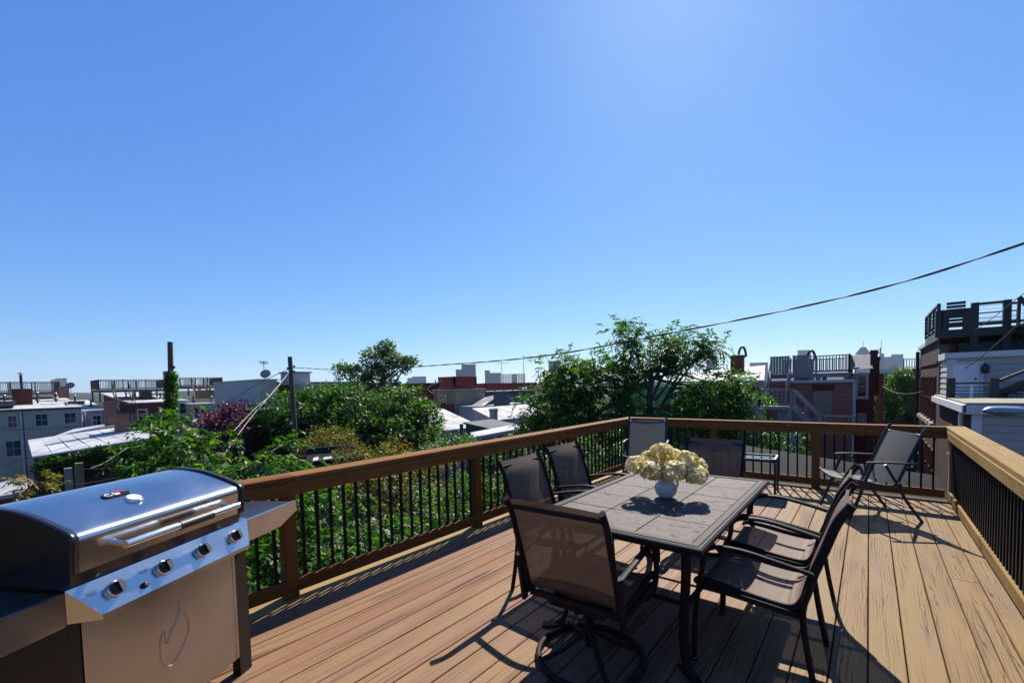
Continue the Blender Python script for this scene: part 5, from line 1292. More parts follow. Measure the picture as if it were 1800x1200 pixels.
# dark green deck on top
YD = Y1B-0.7
def xd(px): return ay(px, 560, YD).x
zdk = ay(1690, 578, YD).z
dg = thing('roof_deck', 'dark green roof deck with cable railings above the grey end wall', 'roof deck', (xd(1720), YD+2, ZB+0.07), 0, 'timber roof decks of the neighbours')
wpart(dg, MB().box((xd(1650), YD, zdk-0.3), (xd(1860), YD+5, zdk)), 'platform', M['green_paint'])
zt_ = ay(1662, 547, YD).z
for k, px in enumerate((1651, 1662, 1700, 1714, 1771, 1840)):
    wpart(dg, MB().box((xd(px)-0.1, YD+0.02, ay(1716, 622, YD).z if px in (1714, 1771, 1840) else zdk-0.25), (xd(px)+0.1, YD+0.2, zt_+(0.22 if px in (1714, 1771) else 0.05))), 'post', M['green_paint'])
for a_, b_, hi in ((1651,1662,0.0),(1662,1700,0.0),(1714,1771,0.18),(1771,1840,0.1)):
    wpart(dg, MB().beam((xd(a_), YD+0.11, zt_-0.02+hi), (xd(b_), YD+0.11, zt_-0.02+hi), 0.12, 0.07), 'top_rail', M['green_paint'])
    wpart(dg, MB().beam((xd(a_), YD+0.11, zdk+0.15), (xd(b_), YD+0.11, zdk+0.15), 0.06, 0.09), 'lower_rail', M['green_paint'])
    if a_ != 1662:
        for k in range(6): wpart(dg, MB().tube([(xd(a_), YD+0.11, zdk+0.28+0.125*k), (xd(b_), YD+0.11, zdk+0.28+0.125*k)], 0.008, 4), 'cable', M['grey_metal'])
    else:
        for k in range(7): wpart(dg, MB().beam((xd(1664), YD+0.11, zdk+0.22+0.125*k), (xd(1698), YD+0.11, zdk+0.22+0.125*k), 0.03, 0.10), 'slat', M['green_paint'])
railing_far(dg, [(xd(1651), YD+0.2), (xd(1651), YD+4.8), (xd(1855), YD+4.8)], zdk+0.004, 1.0, M['green_paint'], step=0, mid=(0.3, 0.45, 0.6, 0.75))
stg = Vector((xd(1745), YD-0.6, zdk)); 
stairs(dg, (xd(1790), YD-0.5, zdk), (xd(1875), YD-0.5, zdk-1.9), (0,1,0), 0.9, 8, M['green_paint'], 0.95)

# ================= siding addition with the white door
c2 = at(1667, 622, 15.5); XS, YS, ZS = c2.x, c2.y, c2.z
def xs_(px): return ay(px, 660, YS).x
ad_ = house('siding_addition', 'pale siding addition with a white door and dark green balcony', 'building', XS, XS+9, YS, Y1B-0.05, ZS, M['siding'], M['roof_grey'], ov=0.0, zb=ay(1700, 712, YS).z)
zfl = ay(1700, 703, YS).z
dx0, dx1, dz1 = xs_(1675), xs_(1721), ay(1698, 641, YS).z
def keep(a, b, u0, u1):
    if a > dz1: return [(u0, u1)]
    return [(u0, dx0-0.09), (dx1+0.09, u1)]
siding_wall(ad_, 'y', YS, XS+0.2, XS+6.0, zfl, ZS-0.2, M['siding'], 0.205, keep=keep)
siding_wall(ad_, 'X', XS, YS+0.02, Y1B-0.06, zfl, ZS-0.2, M['siding'], 0.205)
wpart(ad_, MB().box((XS-0.03, YS-0.035, zfl), (XS+0.21, YS-0.001, ZS-0.2)), 'corner_board', M['white_trim'])
wpart(ad_, MB().box((XS-0.10, YS-0.10, ZS-0.16), (XS+9, YS-0.002, ZS+0.03)), 'fascia', M['white_trim'])
wpart(ad_, MB().box((XS-0.10, YS-0.002, ZS-0.20), (XS-0.03, Y1B-0.05, ZS+0.04)), 'fascia', M['white_trim'])
M['door_white'] = mat('white_door_paint', (0.78,0.82,0.88), (0.82,0.85,0.9), scale=2, rough=0.4)
dd = wpart(ad_, MB().box((dx0, YS-0.045, zfl-0.1), (dx1, YS-0.002, dz1)), 'door', M['door_white'])
for i in range(2):
    for j, (f0, f1) in enumerate(((0.72, 0.93), (0.42, 0.68), (0.06, 0.38))):
        a0 = dx0 + (dx1-dx0)*(0.12+0.41*i); a1 = a0 + (dx1-dx0)*0.32; hh = dz1-zfl
        wpart(ad_, MB().box((a0, YS-0.052, zfl+hh*f0), (a1, YS-0.046, zfl+hh*f1)), 'door_panel', M['door_white'], dd)
wpart(ad_, MB().lathe([(0.0,-0.04),(0.03,-0.03),(0.035,0.0),(0.0,0.03)], 10, (dx1-0.09, YS-0.08, zfl+0.75)), 'door_knob', M['dark_metal'], dd)
fr = MB()
for a0, a1, b0, b1 in ((dx0-0.1, dx0-0.004, zfl-0.05, dz1+0.1), (dx1+0.004, dx1+0.1, zfl-0.05, dz1+0.1), (dx0-0.004, dx1+0.004, dz1+0.003, dz1+0.1)):
    fr.box((a0, YS-0.06, b0), (a1, YS-0.001, b1))
wpart(ad_, fr, 'door_frame', M['white_trim'])
lm = wpart(ad_, MB().lathe([(0.0,0.24),(0.05,0.2),(0.11,0.12),(0.09,-0.1),(0.0,-0.12)], 12, (xs_(1730), YS-0.14, ay(1730,650,YS).z)), 'wall_lamp', M['dark_metal'])
# balcony railing in front of the door
YR = YS-1.7
def xr_(px): return ay(px, 690, YR).x
zfr = ay(1700, 706, YR).z
bal_ = thing('green_balcony_railing', 'dark green balcony railing with horizontal bars before the white door', 'railing', (xr_(1710), YR, zfr), 0)
zt2 = ay(1705, 673, YR).z
for px in (1671, 1747): wpart(bal_, MB().box((xr_(px)-0.1, YR-0.1, zfr-0.2), (xr_(px)+0.1, YR+0.1, ay(px, 664, YR).z)), 'post', M['green_paint'])
wpart(bal_, MB().beam((xr_(1674), YR, zt2), (xr_(1744), YR, zt2), 0.1, 0.06), 'top_rail', M['green_paint'])
for k in range(7):
    zz = zt2-0.14-0.105*k; wpart(bal_, MB().beam((xr_(1674), YR, zz), (xr_(1744), YR, zz), 0.03, 0.03), 'bar', M['green_paint'])
wpart(bal_, MB().box((xr_(1705), YR-0.02, zfr), (xr_(1710), YR+0.02, zt2)), 'picket', M['grey_metal'])
wpart(bal_, MB().beam((xr_(1749), YR, ay(1749,672,YR).z), (xr_(1840), YR, ay(1840,636,YR).z), 0.08, 0.08), 'stair_rail', M['green_paint'])
wpart(bal_, MB().beam((xr_(1749), YR+0.5, ay(1749,700,YR).z), (xr_(1840), YR+0.5, ay(1840,662,YR).z), 0.06, 0.26), 'stringer', M['green_paint'])
for k in range(6): 
    f = k/6; wpart(bal_, MB().box((xr_(1752)+1.6*f, YR+0.05, ay(1752,700,YR).z+0.62*f), (xr_(1752)+1.6*f+0.28, YR+0.95, ay(1752,700,YR).z+0.62*f+0.05)), 'tread', M['green_paint'])

# ================= lower siding building, nearest on the right
c3 = at(1708, 718, 11.5); XQ, YQ, ZQ = c3.x, c3.y, c3.z
lowb = house('siding_building', 'low pale siding building with brick side wall and flat roof', 'building', XQ, XQ+10, YQ, Y1B-0.05, ZQ, M['brick_brown'], None, ov=0.0)
wpart(lowb, MB().box((XQ-0.12, YQ-0.10, ZQ+0.003), (XQ+10, Y1B-0.06, ZQ+0.16)), 'roof', M['boarded'])
wpart(lowb, MB().box((XQ-0.16, YQ-0.14, ZQ-0.14), (XQ+10, YQ-0.101, ZQ+0.10)), 'fascia', M['white_trim'])
wpart(lowb, MB().box((XQ-0.20, YQ-0.14, ZQ-0.10), (XQ-0.121, Y1B-0.06, ZQ+0.10)), 'gutter', M['white_trim'])
wpart(lowb, cyl(MB(), (XQ-0.1, YQ+0.75, GZ), (XQ-0.1, YQ+0.75, ZQ-0.1), 0.06, 8), 'downspout', M['white_trim'])
wpart(lowb, MB().box((XQ+0.0, YQ-0.045, GZ), (XQ+0.19, YQ-0.002, ZQ-0.14)), 'corner_board', M['white_trim'])
siding_wall(lowb, 'y', YQ, XQ+0.19, XQ+3.4, ZQ-4.4, ZQ-0.15, M['siding'], 0.19)
for yy, z_ in ((YQ+1.9, -1.7), (YQ+3.2, -1.6), (YQ+1.8, -3.6)):
    window(lowb, 'X', XQ, yy, ZQ+z_, 0.5, 0.85, 'brick_dark', 'pane', 0, 0, fw=0.05)
# ---------------- car parked at the end of the alley
M['car_white'] = mat('white_car_paint', (0.62,0.63,0.65), rough=0.2, spec=0.6)
cr = thing('parked_car', 'white car parked down in the street beyond the deck corner', 'car', (3.2, 54.0, GZ+0.03), 0.0)
body = [(-0.9,0.35),(-0.9,0.75),(-0.85,0.95),(0.85,0.95),(0.9,0.75),(0.9,0.35)]
MB().prism([(a, -2.2, b) for a, b in body], (0, 4.4, 0)).build('body', M['car_white'], cr)
MB().add([(-0.82,-1.9,0.952),(0.82,-1.9,0.952),(0.82,1.1,0.952),(-0.82,1.1,0.952),(-0.66,-1.5,1.55),(0.66,-1.5,1.55),(0.66,0.3,1.55),(-0.66,0.3,1.55)], [(4,5,6,7),(0,1,5,4),(1,2,6,5),(2,3,7,6),(3,0,4,7)]).build('cabin', M['pane'], cr)
MB().box((-0.66,-1.5,1.552),(0.66,0.3,1.60)).build('car_roof', M['car_white'], cr)
for sx in (-1, 1):
    for sy in (-1.35, 1.35):
        w_ = MB().tube([(sx*0.72, sy, 0.32), (sx*0.93, sy, 0.32)], 0.32, 18).build('wheel', M['plastic'], cr)
        MB().tube([(sx*0.925, sy, 0.32), (sx*0.94, sy, 0.32)], 0.2, 12).build('rim', M['grey_metal'], w_)
    MB().box((sx*0.65-0.18, -2.22, 0.68), (sx*0.65+0.18, -2.19, 0.82)).build('tail_light', M['red_paint'], cr)
    MB().box((sx*0.65-0.18, 2.19, 0.66), (sx*0.65+0.18, 2.22, 0.80)).build('headlight', M['white_trim'], cr)
cs = MB().add([(-30,48,GZ+0.03),(40,48,GZ+0.03),(40,58,GZ+0.03),(-30,58,GZ+0.03)], [(0,1,2,3)]); struct(cs.build('street', M['road']))

# ---------------- street lamp on the right
M['lamp_grey'] = mat('street_lamp_grey', (0.36,0.40,0.45), (0.42,0.46,0.5), scale=4, rough=0.4)
l0, l1 = at(1730, 722, 8.0), at(1815, 723, 8.0); ld = (l1-l0).normalized()
lpst = thing('street_lamp', 'grey cobra head street lamp reaching in from the right edge', 'street lamp', Vector((l1.x+1.6, l1.y+0.2, GZ)))
up = Vector((0,0,1)); sd = ld.cross(up).normalized()
prof = [(0.0,0.02,0.02),(0.03,0.07,0.05),(0.12,0.12,0.085),(0.35,0.135,0.095),(0.6,0.115,0.085),(0.82,0.07,0.06),(0.9,0.05,0.045)]
grid = []
for s_, w_, h_ in prof:
    c = l0 + ld*s_
    grid.append([c + sd*(w_*math.cos(a_)) + up*(h_*max(math.sin(a_), -0.55)) for a_ in np.linspace(0, 2*math.pi, 17)])
mbl = MB().sheet(grid); wpart(lpst, mbl, 'lamp_head', M['lamp_grey'])
M['lens'] = mat('frosted_lens', (0.45,0.46,0.42), rough=0.15, spec=0.7)
gl = MB().sheet([[l0 + ld*s_ + sd*(w_*0.8*math.cos(a_)) - up*(0.05 + 0.055*math.sin(a_)*math.sin((s_-0.1)/0.45*math.pi)) for a_ in np.linspace(0, math.pi, 9)] for s_, w_ in ((0.1,0.1),(0.2,0.12),(0.33,0.13),(0.45,0.12),(0.55,0.1))])
wpart(lpst, gl, 'lens', M['lens'])
wpart(lpst, MB().tube([l0+ld*0.85, l0+ld*1.4+up*0.02, l0+ld*2.2-up*0.08, Vector((l1.x+1.6, l1.y+0.2, l1.z-0.5))], 0.03, 8), 'arm', M['lamp_grey'])
wpart(lpst, MB().tube([Vector((l1.x+1.6, l1.y+0.2, GZ)), Vector((l1.x+1.6, l1.y+0.2, l1.z-0.3))], 0.09, 10), 'pole', M['lamp_grey'])

# ================= utility poles and wires
pb0, pb1 = at(521.5, 806, 24), at(509.5, 627, 24.0)
up_ = thing('utility_pole', 'leaning grey timber utility pole in front of the dense tree', 'utility pole', Vector((pb0.x+0.6, pb0.y, GZ)))
d_ = (pb0-pb1); pbot = pb1 + d_*((pb1.z-GZ)/(pb1.z-pb0.z))
wpart(up_, MB().tube([pbot, pb0, pb1], [0.165, 0.14, 0.115], 12), 'shaft', M['pole_wood'])
for f, dx in ((0.09, 0.2), (0.11, -0.16), (0.14, 0.18), (0.16, -0.2)):
    c = pb1 + d_*f; wpart(up_, MB().lathe([(0.0,-0.09),(0.055,-0.07),(0.04,-0.02),(0.06,0.02),(0.0,0.06)], 10, (c.x+dx*RGT.x, c.y+dx*RGT.y, c.z)), 'insulator', M['dark_metal'])
iv0, iv1 = at(303, 780, 42), at(299, 601, 42)
ivp = thing('utility_pole', 'dark pole stub wrapped in ivy standing above the left roofs', 'utility pole', Vector((iv0.x, iv0.y, GZ)))
wpart(ivp, MB().tube([Vector((iv0.x, iv0.y, GZ)), iv0, iv1], [0.27, 0.25, 0.22], 12), 'shaft', M['pole_wood'])
wpart(ivp, MB().box((iv1.x-0.5, iv1.y-0.6, at(295, 668, 42).z), (iv1.x-0.15, iv1.y-0.25, at(295, 652, 42).z)), 'junction_box', M['grey_metal'])
wpart(ivp, MB().lathe([(0.0,-0.2),(0.17,-0.1),(0.17,0.12),(0.0,0.2)], 10, tuple(at(304.5, 645, 41.8))), 'bracket', M['dark_metal'])
gp0, gp1 = at(141, 850, 24), at(141, 813, 24)
gpo = thing('garden_post', 'short timber post standing in front of the ivy grown wall', 'post', Vector((gp0.x, gp0.y, GZ)))
wpart(gpo, MB().box((gp0.x-0.16, gp0.y-0.16, GZ), (gp0.x+0.16, gp0.y+0.16, gp1.z)), 'post', M['new_timber'])
wpart(gpo, MB().box((gp0.x-0.45, gp0.y-0.55, GZ), (gp0.x-0.2, gp0.y-0.25, gp1.z-0.25)), 'board', M['weathered'])
sp = at(811, 745, 26); spo = thing('garden_post', 'thin dark post in front of the worn white roof', 'post', Vector((sp.x, sp.y, GZ)))
wpart(spo, MB().tube([Vector((sp.x, sp.y, GZ)), sp], 0.11, 8), 'post', M['pole_wood'])
bp0 = at(1549, 655, 36); bpo = thing('utility_pole', 'dark pole in front of the far leafy tree on the right', 'utility pole', Vector((bp0.x, bp0.y, GZ)))
wpart(bpo, MB().tube([Vector((bp0.x, bp0.y, GZ)), bp0], [0.22, 0.18], 10), 'shaft', M['brick_dark'])

def cable(label, pts, r, m='wire', sag=0.0, twist=False, group='overhead wires'):
    """overhead line through the points; twist: two strands wound round each other"""
    if len(pts) == 2:
        p, q = Vector(pts[0]), Vector(pts[1]); n = 24
        path = [p.lerp(q, k/n) - Vector((0, 0, sag*4*(k/n)*(1-k/n))) for k in range(n+1)]
    else:
        path = spline(pts, 14)
    mb = MB()
    if twist:
        fine = []
        for a, b in zip(path, path[1:]):
            n = max(1, int((b-a).length/0.09)); fine += [a.lerp(b, k/n) for k in range(n)]
        fine.append(path[-1])
        for s in (0, math.pi):
            mb.tube([p + Vector((0, 0, 1))*r*1.0*math.sin(k*0.42+s) + RGT*r*1.0*math.cos(k*0.42+s) for k, p in enumerate(fine)], r, 5)
    else: mb.tube(path, r, 5)
    o = mb.build('overhead_wire', M[m]); return tag(o, label, 'wire', group)
pt_ = pb1 + d_*0.105
cable('twisted black cable from the utility pole across the sky to the upper right', [pt_, at(620, 650, 20), at(780, 641, 15), at(960, 625, 12), at(1200, 581, 9.2), at(1400, 541, 7.8), at(1600, 492, 6.8), at(1860, 408, 5.8)], 0.010, twist=True)
cable('pale service wire slanting from the pole down to the left, upper one', [pb1+d_*0.13, at(470, 700, 20), at(440, 735, 17), at(388, 806, 11)], 0.012, 'wire_pale')
cable('pale service wire slanting from the pole down to the left, lower one', [pb1+d_*0.13, at(480, 690, 20), at(450, 716, 17), at(411, 757, 12)], 0.010, 'wire_pale')
cable('dark wire from the pole past the siding wall', [pb1+d_*0.11, at(450, 676, 30), at(380, 715, 40), at(300, 738, 50)], 0.018)
cable('dark wire from the pole down behind the purple tree', [pb1+d_*0.15, at(460, 690, 28), at(400, 736, 32), at(330, 752, 38)], 0.014)
cable('thin wire across the left house fronts', [at(-5, 752, 40), at(70, 754, 40), at(200, 744, 40), at(300, 737, 41)], 0.02)
cable('thin wire over the long white shed roof', [at(-5, 822, 30), at(80, 796, 30), at(200, 764, 34), at(265, 752, 38)], 0.014)
cable('pale wire from the garden post to the shed corner', [at(160, 822, 22), at(190, 809, 24), at(250, 767, 30), at(272, 748, 34)], 0.012, 'wire_pale')
cable('pale wire running right from the garden post', [at(145, 824, 23), at(205, 822, 22), at(260, 815, 20), at(330, 806, 18)], 0.011, 'wire_pale')
cable('pale low wire behind the grill lid', [at(95, 845, 22), at(140, 850, 22), at(210, 838, 18), at(262, 826, 16)], 0.011, 'wire_pale')
cable('thin wire crossing in front of the dense tree', [pb1+d_*0.62, at(580, 752, 22), at(660, 768, 21), at(760, 784, 20)], 0.012)
cable('thin wire from the dense tree top down to the shrubs', [at(600, 708, 20), at(640, 735, 20), at(700, 762, 19), at(780, 789, 18)], 0.008)
cable('wire from the pole foot to the near leaves', [pb1+d_*0.80, at(490, 785, 17), at(455, 808, 13), at(420, 826, 10)], 0.008, 'wire_pale')
cable('black wire drooping across the brick end wall on the right', [at(1549, 678, 36), at(1575, 690, 30), at(1620, 688, 22), at(1700, 645, 15), at(1830, 535, 9)], 0.013)
cable('thin black wire rising over the dark green roof deck', [at(1500, 660, 33), at(1600, 648, 25), at(1700, 590, 16), at(1820, 500, 10)], 0.010)
for k, (a_, b_) in enumerate(((796, 790), (803, 800), (809, 806))):
    cable('dark wire across the low siding wall, %s' % ('top one', 'middle one', 'bottom one')[k], [at(1745, a_+3, 9), at(1840, b_, 9)], 0.008, sag=0.03)
# ================================================================ trees
def unit(a): return a / np.linalg.norm(a, axis=-1, keepdims=True)
def sprays(g, centres, dirs, n_pairs, rach, leaf, width, droop=0.45, fold=0.25):
    """compound leaves: leaflets in pairs along a drooping stalk"""
    m = len(centres); V, F = [], []
    side = unit(np.cross(dirs, np.array([0, 0, 1.0]) + g.normal(0, 0.25, (m, 3))))
    up = np.cross(side, dirs)
    k = 0; allv = []
    steps = n_pairs*2+1
    for j in range(steps):
        t = (j//2+1)/(n_pairs+1) if j < n_pairs*2 else 1.0
        s = 0 if j == steps-1 else (1 if j % 2 else -1)
        base = centres + dirs*rach*t[..., None] if isinstance(t, np.ndarray) else centres + dirs*(rach*t)[:, None] if isinstance(rach, np.ndarray) else centres + dirs*rach*t
        base = base - np.array([0, 0, 1.0])*(droop*t*t)*(rach if not isinstance(rach, np.ndarray) else rach[:, None])
        ld = unit(dirs*(0.55 if s else 1.0) + side*s*0.85 - np.array([0, 0, 1])*0.45 + g.normal(0, 0.22, (m, 3)))
        ls = unit(np.cross(ld, up) + g.normal(0, 0.25, (m, 3)))
        nr = np.cross(ls, ld)
        L = leaf*g.uniform(0.7, 1.2, (m, 1)); W = width*g.uniform(0.75, 1.15, (m, 1))
        a = base; b = base + ld*L*0.42 + ls*W*0.5 + nr*W*fold; c = base + ld*L - np.array([0,0,1])*L*0.15; d = base + ld*L*0.42 - ls*W*0.5 + nr*W*fold
        allv.append(np.stack([a, b, c, d], 1))
    return np.concatenate(allv, 0).reshape(-1, 3)
def singles(g, pts, leaf, width, out, fold=0.25):
    m = len(pts)
    ld = unit(out*0.5 + g.normal(0, 0.6, (m, 3)) + np.array([0, 0, -0.15]))
    nr0 = unit(np.array([0, 0, 1.0]) + out*0.35 + g.normal(0, 0.45, (m, 3)))
    ls = unit(np.cross(ld, nr0)); nr = np.cross(ls, ld)
    L = leaf*g.uniform(0.65, 1.25, (m, 1)); W = width*g.uniform(0.7, 1.2, (m, 1))
    a = pts; b = pts + ld*L*0.45 + ls*W*0.5 + nr*W*fold; c = pts + ld*L; d = pts + ld*L*0.45 - ls*W*0.5 + nr*W*fold
    return np.stack([a, b, c, d], 1).reshape(-1, 3)
def tree(name, label, base, blobs, material, leaf, width, seed, kind='single', per=22, clr=0.3, pairs=4, trunk_r=0.12, bark='pole_wood',
         trunk_pts=None, cat='tree', group='trees and shrubs round the deck', hollow=0.45, limbs=3):
    """blobs: (centre, (rx, ry, rz), number of twigs)"""
    g = np.random.default_rng(seed)
    root = thing(name, label, cat, base, 0, group)
    B = Vector(base)
    allV = []; allR = []
    # limbs from the trunk into the crown
    tp = trunk_pts or [B, B + (Vector(blobs[0][0]) - B)*0.55 + Vector((0.1, -0.1, 0))]
    tb = MB().tube(spline(tp, 5) if len(tp) > 2 else [Vector(p) for p in tp], [trunk_r*(1-0.5*k/max(1, (len(tp)-1)*5)) for k in range((len(tp)-1)*5+1)] if len(tp) > 2 else [trunk_r, trunk_r*0.6], 9)
    lb = MB(); top = Vector(tp[-1])
    for (c, r, n) in blobs:
        c = np.array(c, float); r = np.array(r, float)
        st = Vector(tp[-1]) if limbs else None
        if limbs:
            for q in range(limbs):
                e = Vector(c + g.uniform(-0.6, 0.6, 3)*r)
                s0 = top.lerp(B, g.uniform(0.0, 0.35)); md = s0.lerp(e, 0.5) + Vector(g.normal(0, 0.12, 3))*r.max()*0.6 - Vector((0, 0, 0.1*r[2]))
                sp_ = spline([s0, md, e], 5); lb.tube(sp_, [trunk_r*0.5*(1-0.8*k/10)+0.004 for k in range(11)], 6)
        # twig ends: mostly towards the outside, in uneven lumps
        d = unit(g.normal(0, 1, (n, 3))); rad = hollow + (1-hollow)*g.random(n)**0.6
        lump = 1 + 0.22*np.sin(d[:, 0]*5+seed) * np.cos(d[:, 1]*4.3+seed*2) + 0.16*np.sin(d[:, 2]*7+d[:, 0]*6)
        pts = c + d*r*np.minimum(rad*lump, 1.08)[:, None]
        tone = np.clip(0.5 + 0.20*g.normal(0, 1, n) + 0.12*d[:, 2], 0.02, 0.98)  # random tone per twig, plus lighter towards the top of each blob
        if kind == 'spray':
            dirs = unit(d*0.8 + g.normal(0, 0.5, (n, 3)) + np.array([0, 0, 0.15]))
            for rep in range(per):
                p2 = pts + g.normal(0, clr, (n, 3)) * np.array([1, 1, 0.8]); d2 = unit(dirs + g.normal(0, 0.55, (n, 3)))
                allV.append(sprays(g, p2, d2, pairs, leaf*pairs*0.62, leaf, width)); allR.append(np.tile(tone, pairs*2+1))
        else:
            k = np.repeat(np.arange(n), per); off = g.normal(0, 1, (n*per, 3)); off *= (clr*g.random((n*per, 1))**0.4)/np.maximum(1e-6, np.linalg.norm(off, axis=1, keepdims=True))*np.array([1.0, 1.0, 0.75])
            allV.append(singles(g, pts[k] + off, leaf, width, d[k])); allR.append(tone[k])
    V = np.concatenate(allV, 0); nf = len(V)//4
    F = np.arange(nf*4).reshape(nf, 4)
    rnd = np.clip(np.concatenate(allR) + g.normal(0, 0.14, nf), 0, 1)
    cr_ = soup('crown', V - np.array(base), F, rnd, material, root)
    o = tb.build('trunk', M[bark], root); o.location = -B
    if lb.v: o = lb.build('limbs', M[bark], root); o.location = -B
    return root
M['leaf_bright'] = leaf_mat('bright_green_leaf', (0.006,0.030,0.005), (0.032,0.100,0.011), (0.075,0.125,0.02), tr=0.40, gloss=0.26, rough=0.5)
M['leaf_mid'] = leaf_mat('mid_green_leaf', (0.006,0.030,0.005), (0.034,0.100,0.012), (0.055,0.115,0.016), tr=0.42)
M['leaf_dense'] = leaf_mat('dense_tree_leaf', (0.005,0.026,0.005), (0.027,0.086,0.010), (0.045,0.10,0.015), tr=0.40)
M['leaf_olive'] = leaf_mat('olive_reddish_leaf', (0.022,0.034,0.005), (0.078,0.090,0.012), (0.14,0.072,0.015), tr=0.42)
M['leaf_purple'] = leaf_mat('purple_plum_leaf', (0.009,0.002,0.005), (0.050,0.010,0.020), (0.09,0.02,0.03), tr=0.3)
M['leaf_pale'] = leaf_mat('tall_tree_leaf', (0.012,0.036,0.010), (0.042,0.095,0.020), None, tr=0.42)
def P(px, py, d): return tuple(at(px, py, d))
def gnd(px, d):
    p = at(px, 750, d); return (p.x, p.y, GZ)
# near tree with compound leaves behind the grill
tree('leafy_tree', 'bright green compound-leaved tree rising just behind the grill', gnd(330, 9.5),
     [(P(300, 765, 9.5), (0.62, 0.5, 0.42), 26), (P(325, 800, 9), (0.6, 0.5, 0.5), 26), (P(268, 808, 9), (0.55, 0.45, 0.4), 20), (P(390, 775, 9.5), (0.32, 0.3, 0.22), 8), (P(335, 850, 8.5), (0.8, 0.7, 0.5), 28), (P(425, 838, 8), (0.45, 0.45, 0.25), 12)],
     M['leaf_bright'], 0.15, 0.058, 11, 'spray', per=4, clr=0.15, pairs=3, trunk_r=0.07, limbs=2)
tree('sapling', 'small reddish green sprig showing above the grill lid at far left', gnd(68, 8),
     [(P(66, 852, 8.0), (0.30, 0.25, 0.12), 10)], M['leaf_olive'], 0.09, 0.035, 12, 'spray', per=5, clr=0.08, pairs=4, trunk_r=0.02, limbs=2)
tree('plum_tree', 'dark purple leaved plum tree left of the utility pole', gnd(405, 27),
     [(P(400, 760, 27), (2.3, 2.2, 1.5), 150), (P(375, 765, 27), (1.6, 1.6, 1.3), 80), (P(440, 775, 26), (1.5, 1.6, 1.5), 90), (P(420, 735, 27.5), (1.5, 1.4, 0.9), 70), (P(400, 815, 25), (2.4, 2.0, 1.6), 120)],
     M['leaf_purple'], 0.16, 0.10, 13, per=34, clr=0.42, trunk_r=0.16)
tree('dense_tree', 'big dense dark green tree spreading behind the utility pole', gnd(610, 29),
     [(P(600, 728, 29), (3.2, 3.0, 1.9), 240), (P(520, 742, 28), (2.5, 2.4, 1.8), 170), (P(475, 768, 27), (1.5, 1.6, 1.6), 90), (P(690, 730, 29), (2.6, 2.4, 1.9), 170), (P(738, 752, 28), (1.1, 1.4, 1.6), 80), (P(560, 768, 27), (2.8, 2.4, 1.9), 170), (P(660, 775, 27), (3.2, 2.6, 1.9), 200), (P(570, 705, 30), (1.8, 1.6, 1.0), 70), (P(735, 790, 27), (1.6, 1.5, 1.4), 70)],
     M['leaf_dense'], 0.21, 0.15, 14, per=36, clr=0.52, trunk_r=0.25)
tree('tall_airy_tree', 'tall airy tree standing up behind the dense tree', gnd(665, 40),
     [(P(672, 630, 40), (1.9, 1.6, 1.1), 60), (P(640, 652, 40), (1.7, 1.5, 0.9), 46), (P(700, 640, 40), (1.6, 1.4, 0.7), 40), (P(720, 636, 40), (0.9, 0.8, 0.5), 18), (P(605, 655, 40), (0.9, 0.8, 0.8), 22), (P(678, 612, 40), (0.8, 0.8, 0.7), 22), (P(660, 668, 40), (2.4, 2.0, 0.9), 50)],
     M['leaf_pale'], 0.24, 0.17, 15, per=24, clr=0.45, trunk_r=0.18, trunk_pts=[Vector(gnd(668, 40)), at(668, 690, 40), at(672, 660, 40)])
tree('olive_shrub', 'rounded olive brown shrub right of the utility pole', gnd(575, 17),
     [(P(575, 780, 17), (1.0, 1.0, 0.62), 80), (P(548, 800, 16.5), (0.7, 0.7, 0.6), 40), (P(605, 800, 16.5), (0.8, 0.8, 0.6), 40)],
     M['leaf_olive'], 0.11, 0.05, 16, per=34, clr=0.26, trunk_r=0.06, group='trees and shrubs round the deck')
tree('olive_shrub', 'wide olive shrub with reddish tips just over the left railing', gnd(700, 12.5),
     [(P(690, 815, 12.5), (1.25, 1.0, 0.62), 90), (P(760, 815, 13), (0.8, 0.8, 0.5), 50), (P(640, 845, 11), (0.8, 0.8, 0.6), 50), (P(720, 880, 10.5), (1.2, 1.0, 0.8), 90), (P(620, 800, 12.8), (0.5, 0.5, 0.3), 24)],
     M['leaf_olive'], 0.095, 0.045, 17, per=36, clr=0.24, trunk_r=0.06)
tree('leafy_tree', 'bright green leafy tree filling the gap below the left railing', gnd(560, 7),
     [(P(570, 930, 6.6), (0.85, 0.8, 0.6), 60), (P(480, 940, 6), (0.55, 0.6, 0.7), 40), (P(640, 960, 6.6), (0.75, 0.7, 0.5), 46), (P(530, 880, 7.2), (0.7, 0.7, 0.4), 34), (P(600, 1010, 5.6), (0.8, 0.7, 0.5), 40), (P(465, 830, 8), (0.45, 0.45, 0.32), 16), (P(505, 812, 8.4), (0.42, 0.4, 0.36), 18), (P(450, 1000, 5.2), (0.45, 0.5, 0.6), 26)],
     M['leaf_bright'], 0.105, 0.042, 18, 'spray', per=4, clr=0.13, pairs=4, trunk_r=0.06, limbs=2)
tree('leafy_tree', 'mixed green shrub below the left railing near the second post', gnd(800, 9),
     [(P(800, 900, 9), (1.1, 1.0, 0.7), 90), (P(740, 950, 8), (0.9, 0.9, 0.6), 60), (P(890, 870, 9.5), (1.0, 1.0, 0.6), 80), (P(950, 850, 10), (0.9, 0.9, 0.6), 60), (P(700, 970, 7.2), (0.6, 0.6, 0.5), 40), (P(1010, 825, 10.5), (0.9, 0.9, 0.6), 60), (P(1070, 800, 11), (0.9, 0.9, 0.7), 60), (P(960, 900, 9), (1.0, 1.0, 0.7), 60)],
     M['leaf_mid'], 0.085, 0.042, 19, per=34, clr=0.24, trunk_r=0.06)
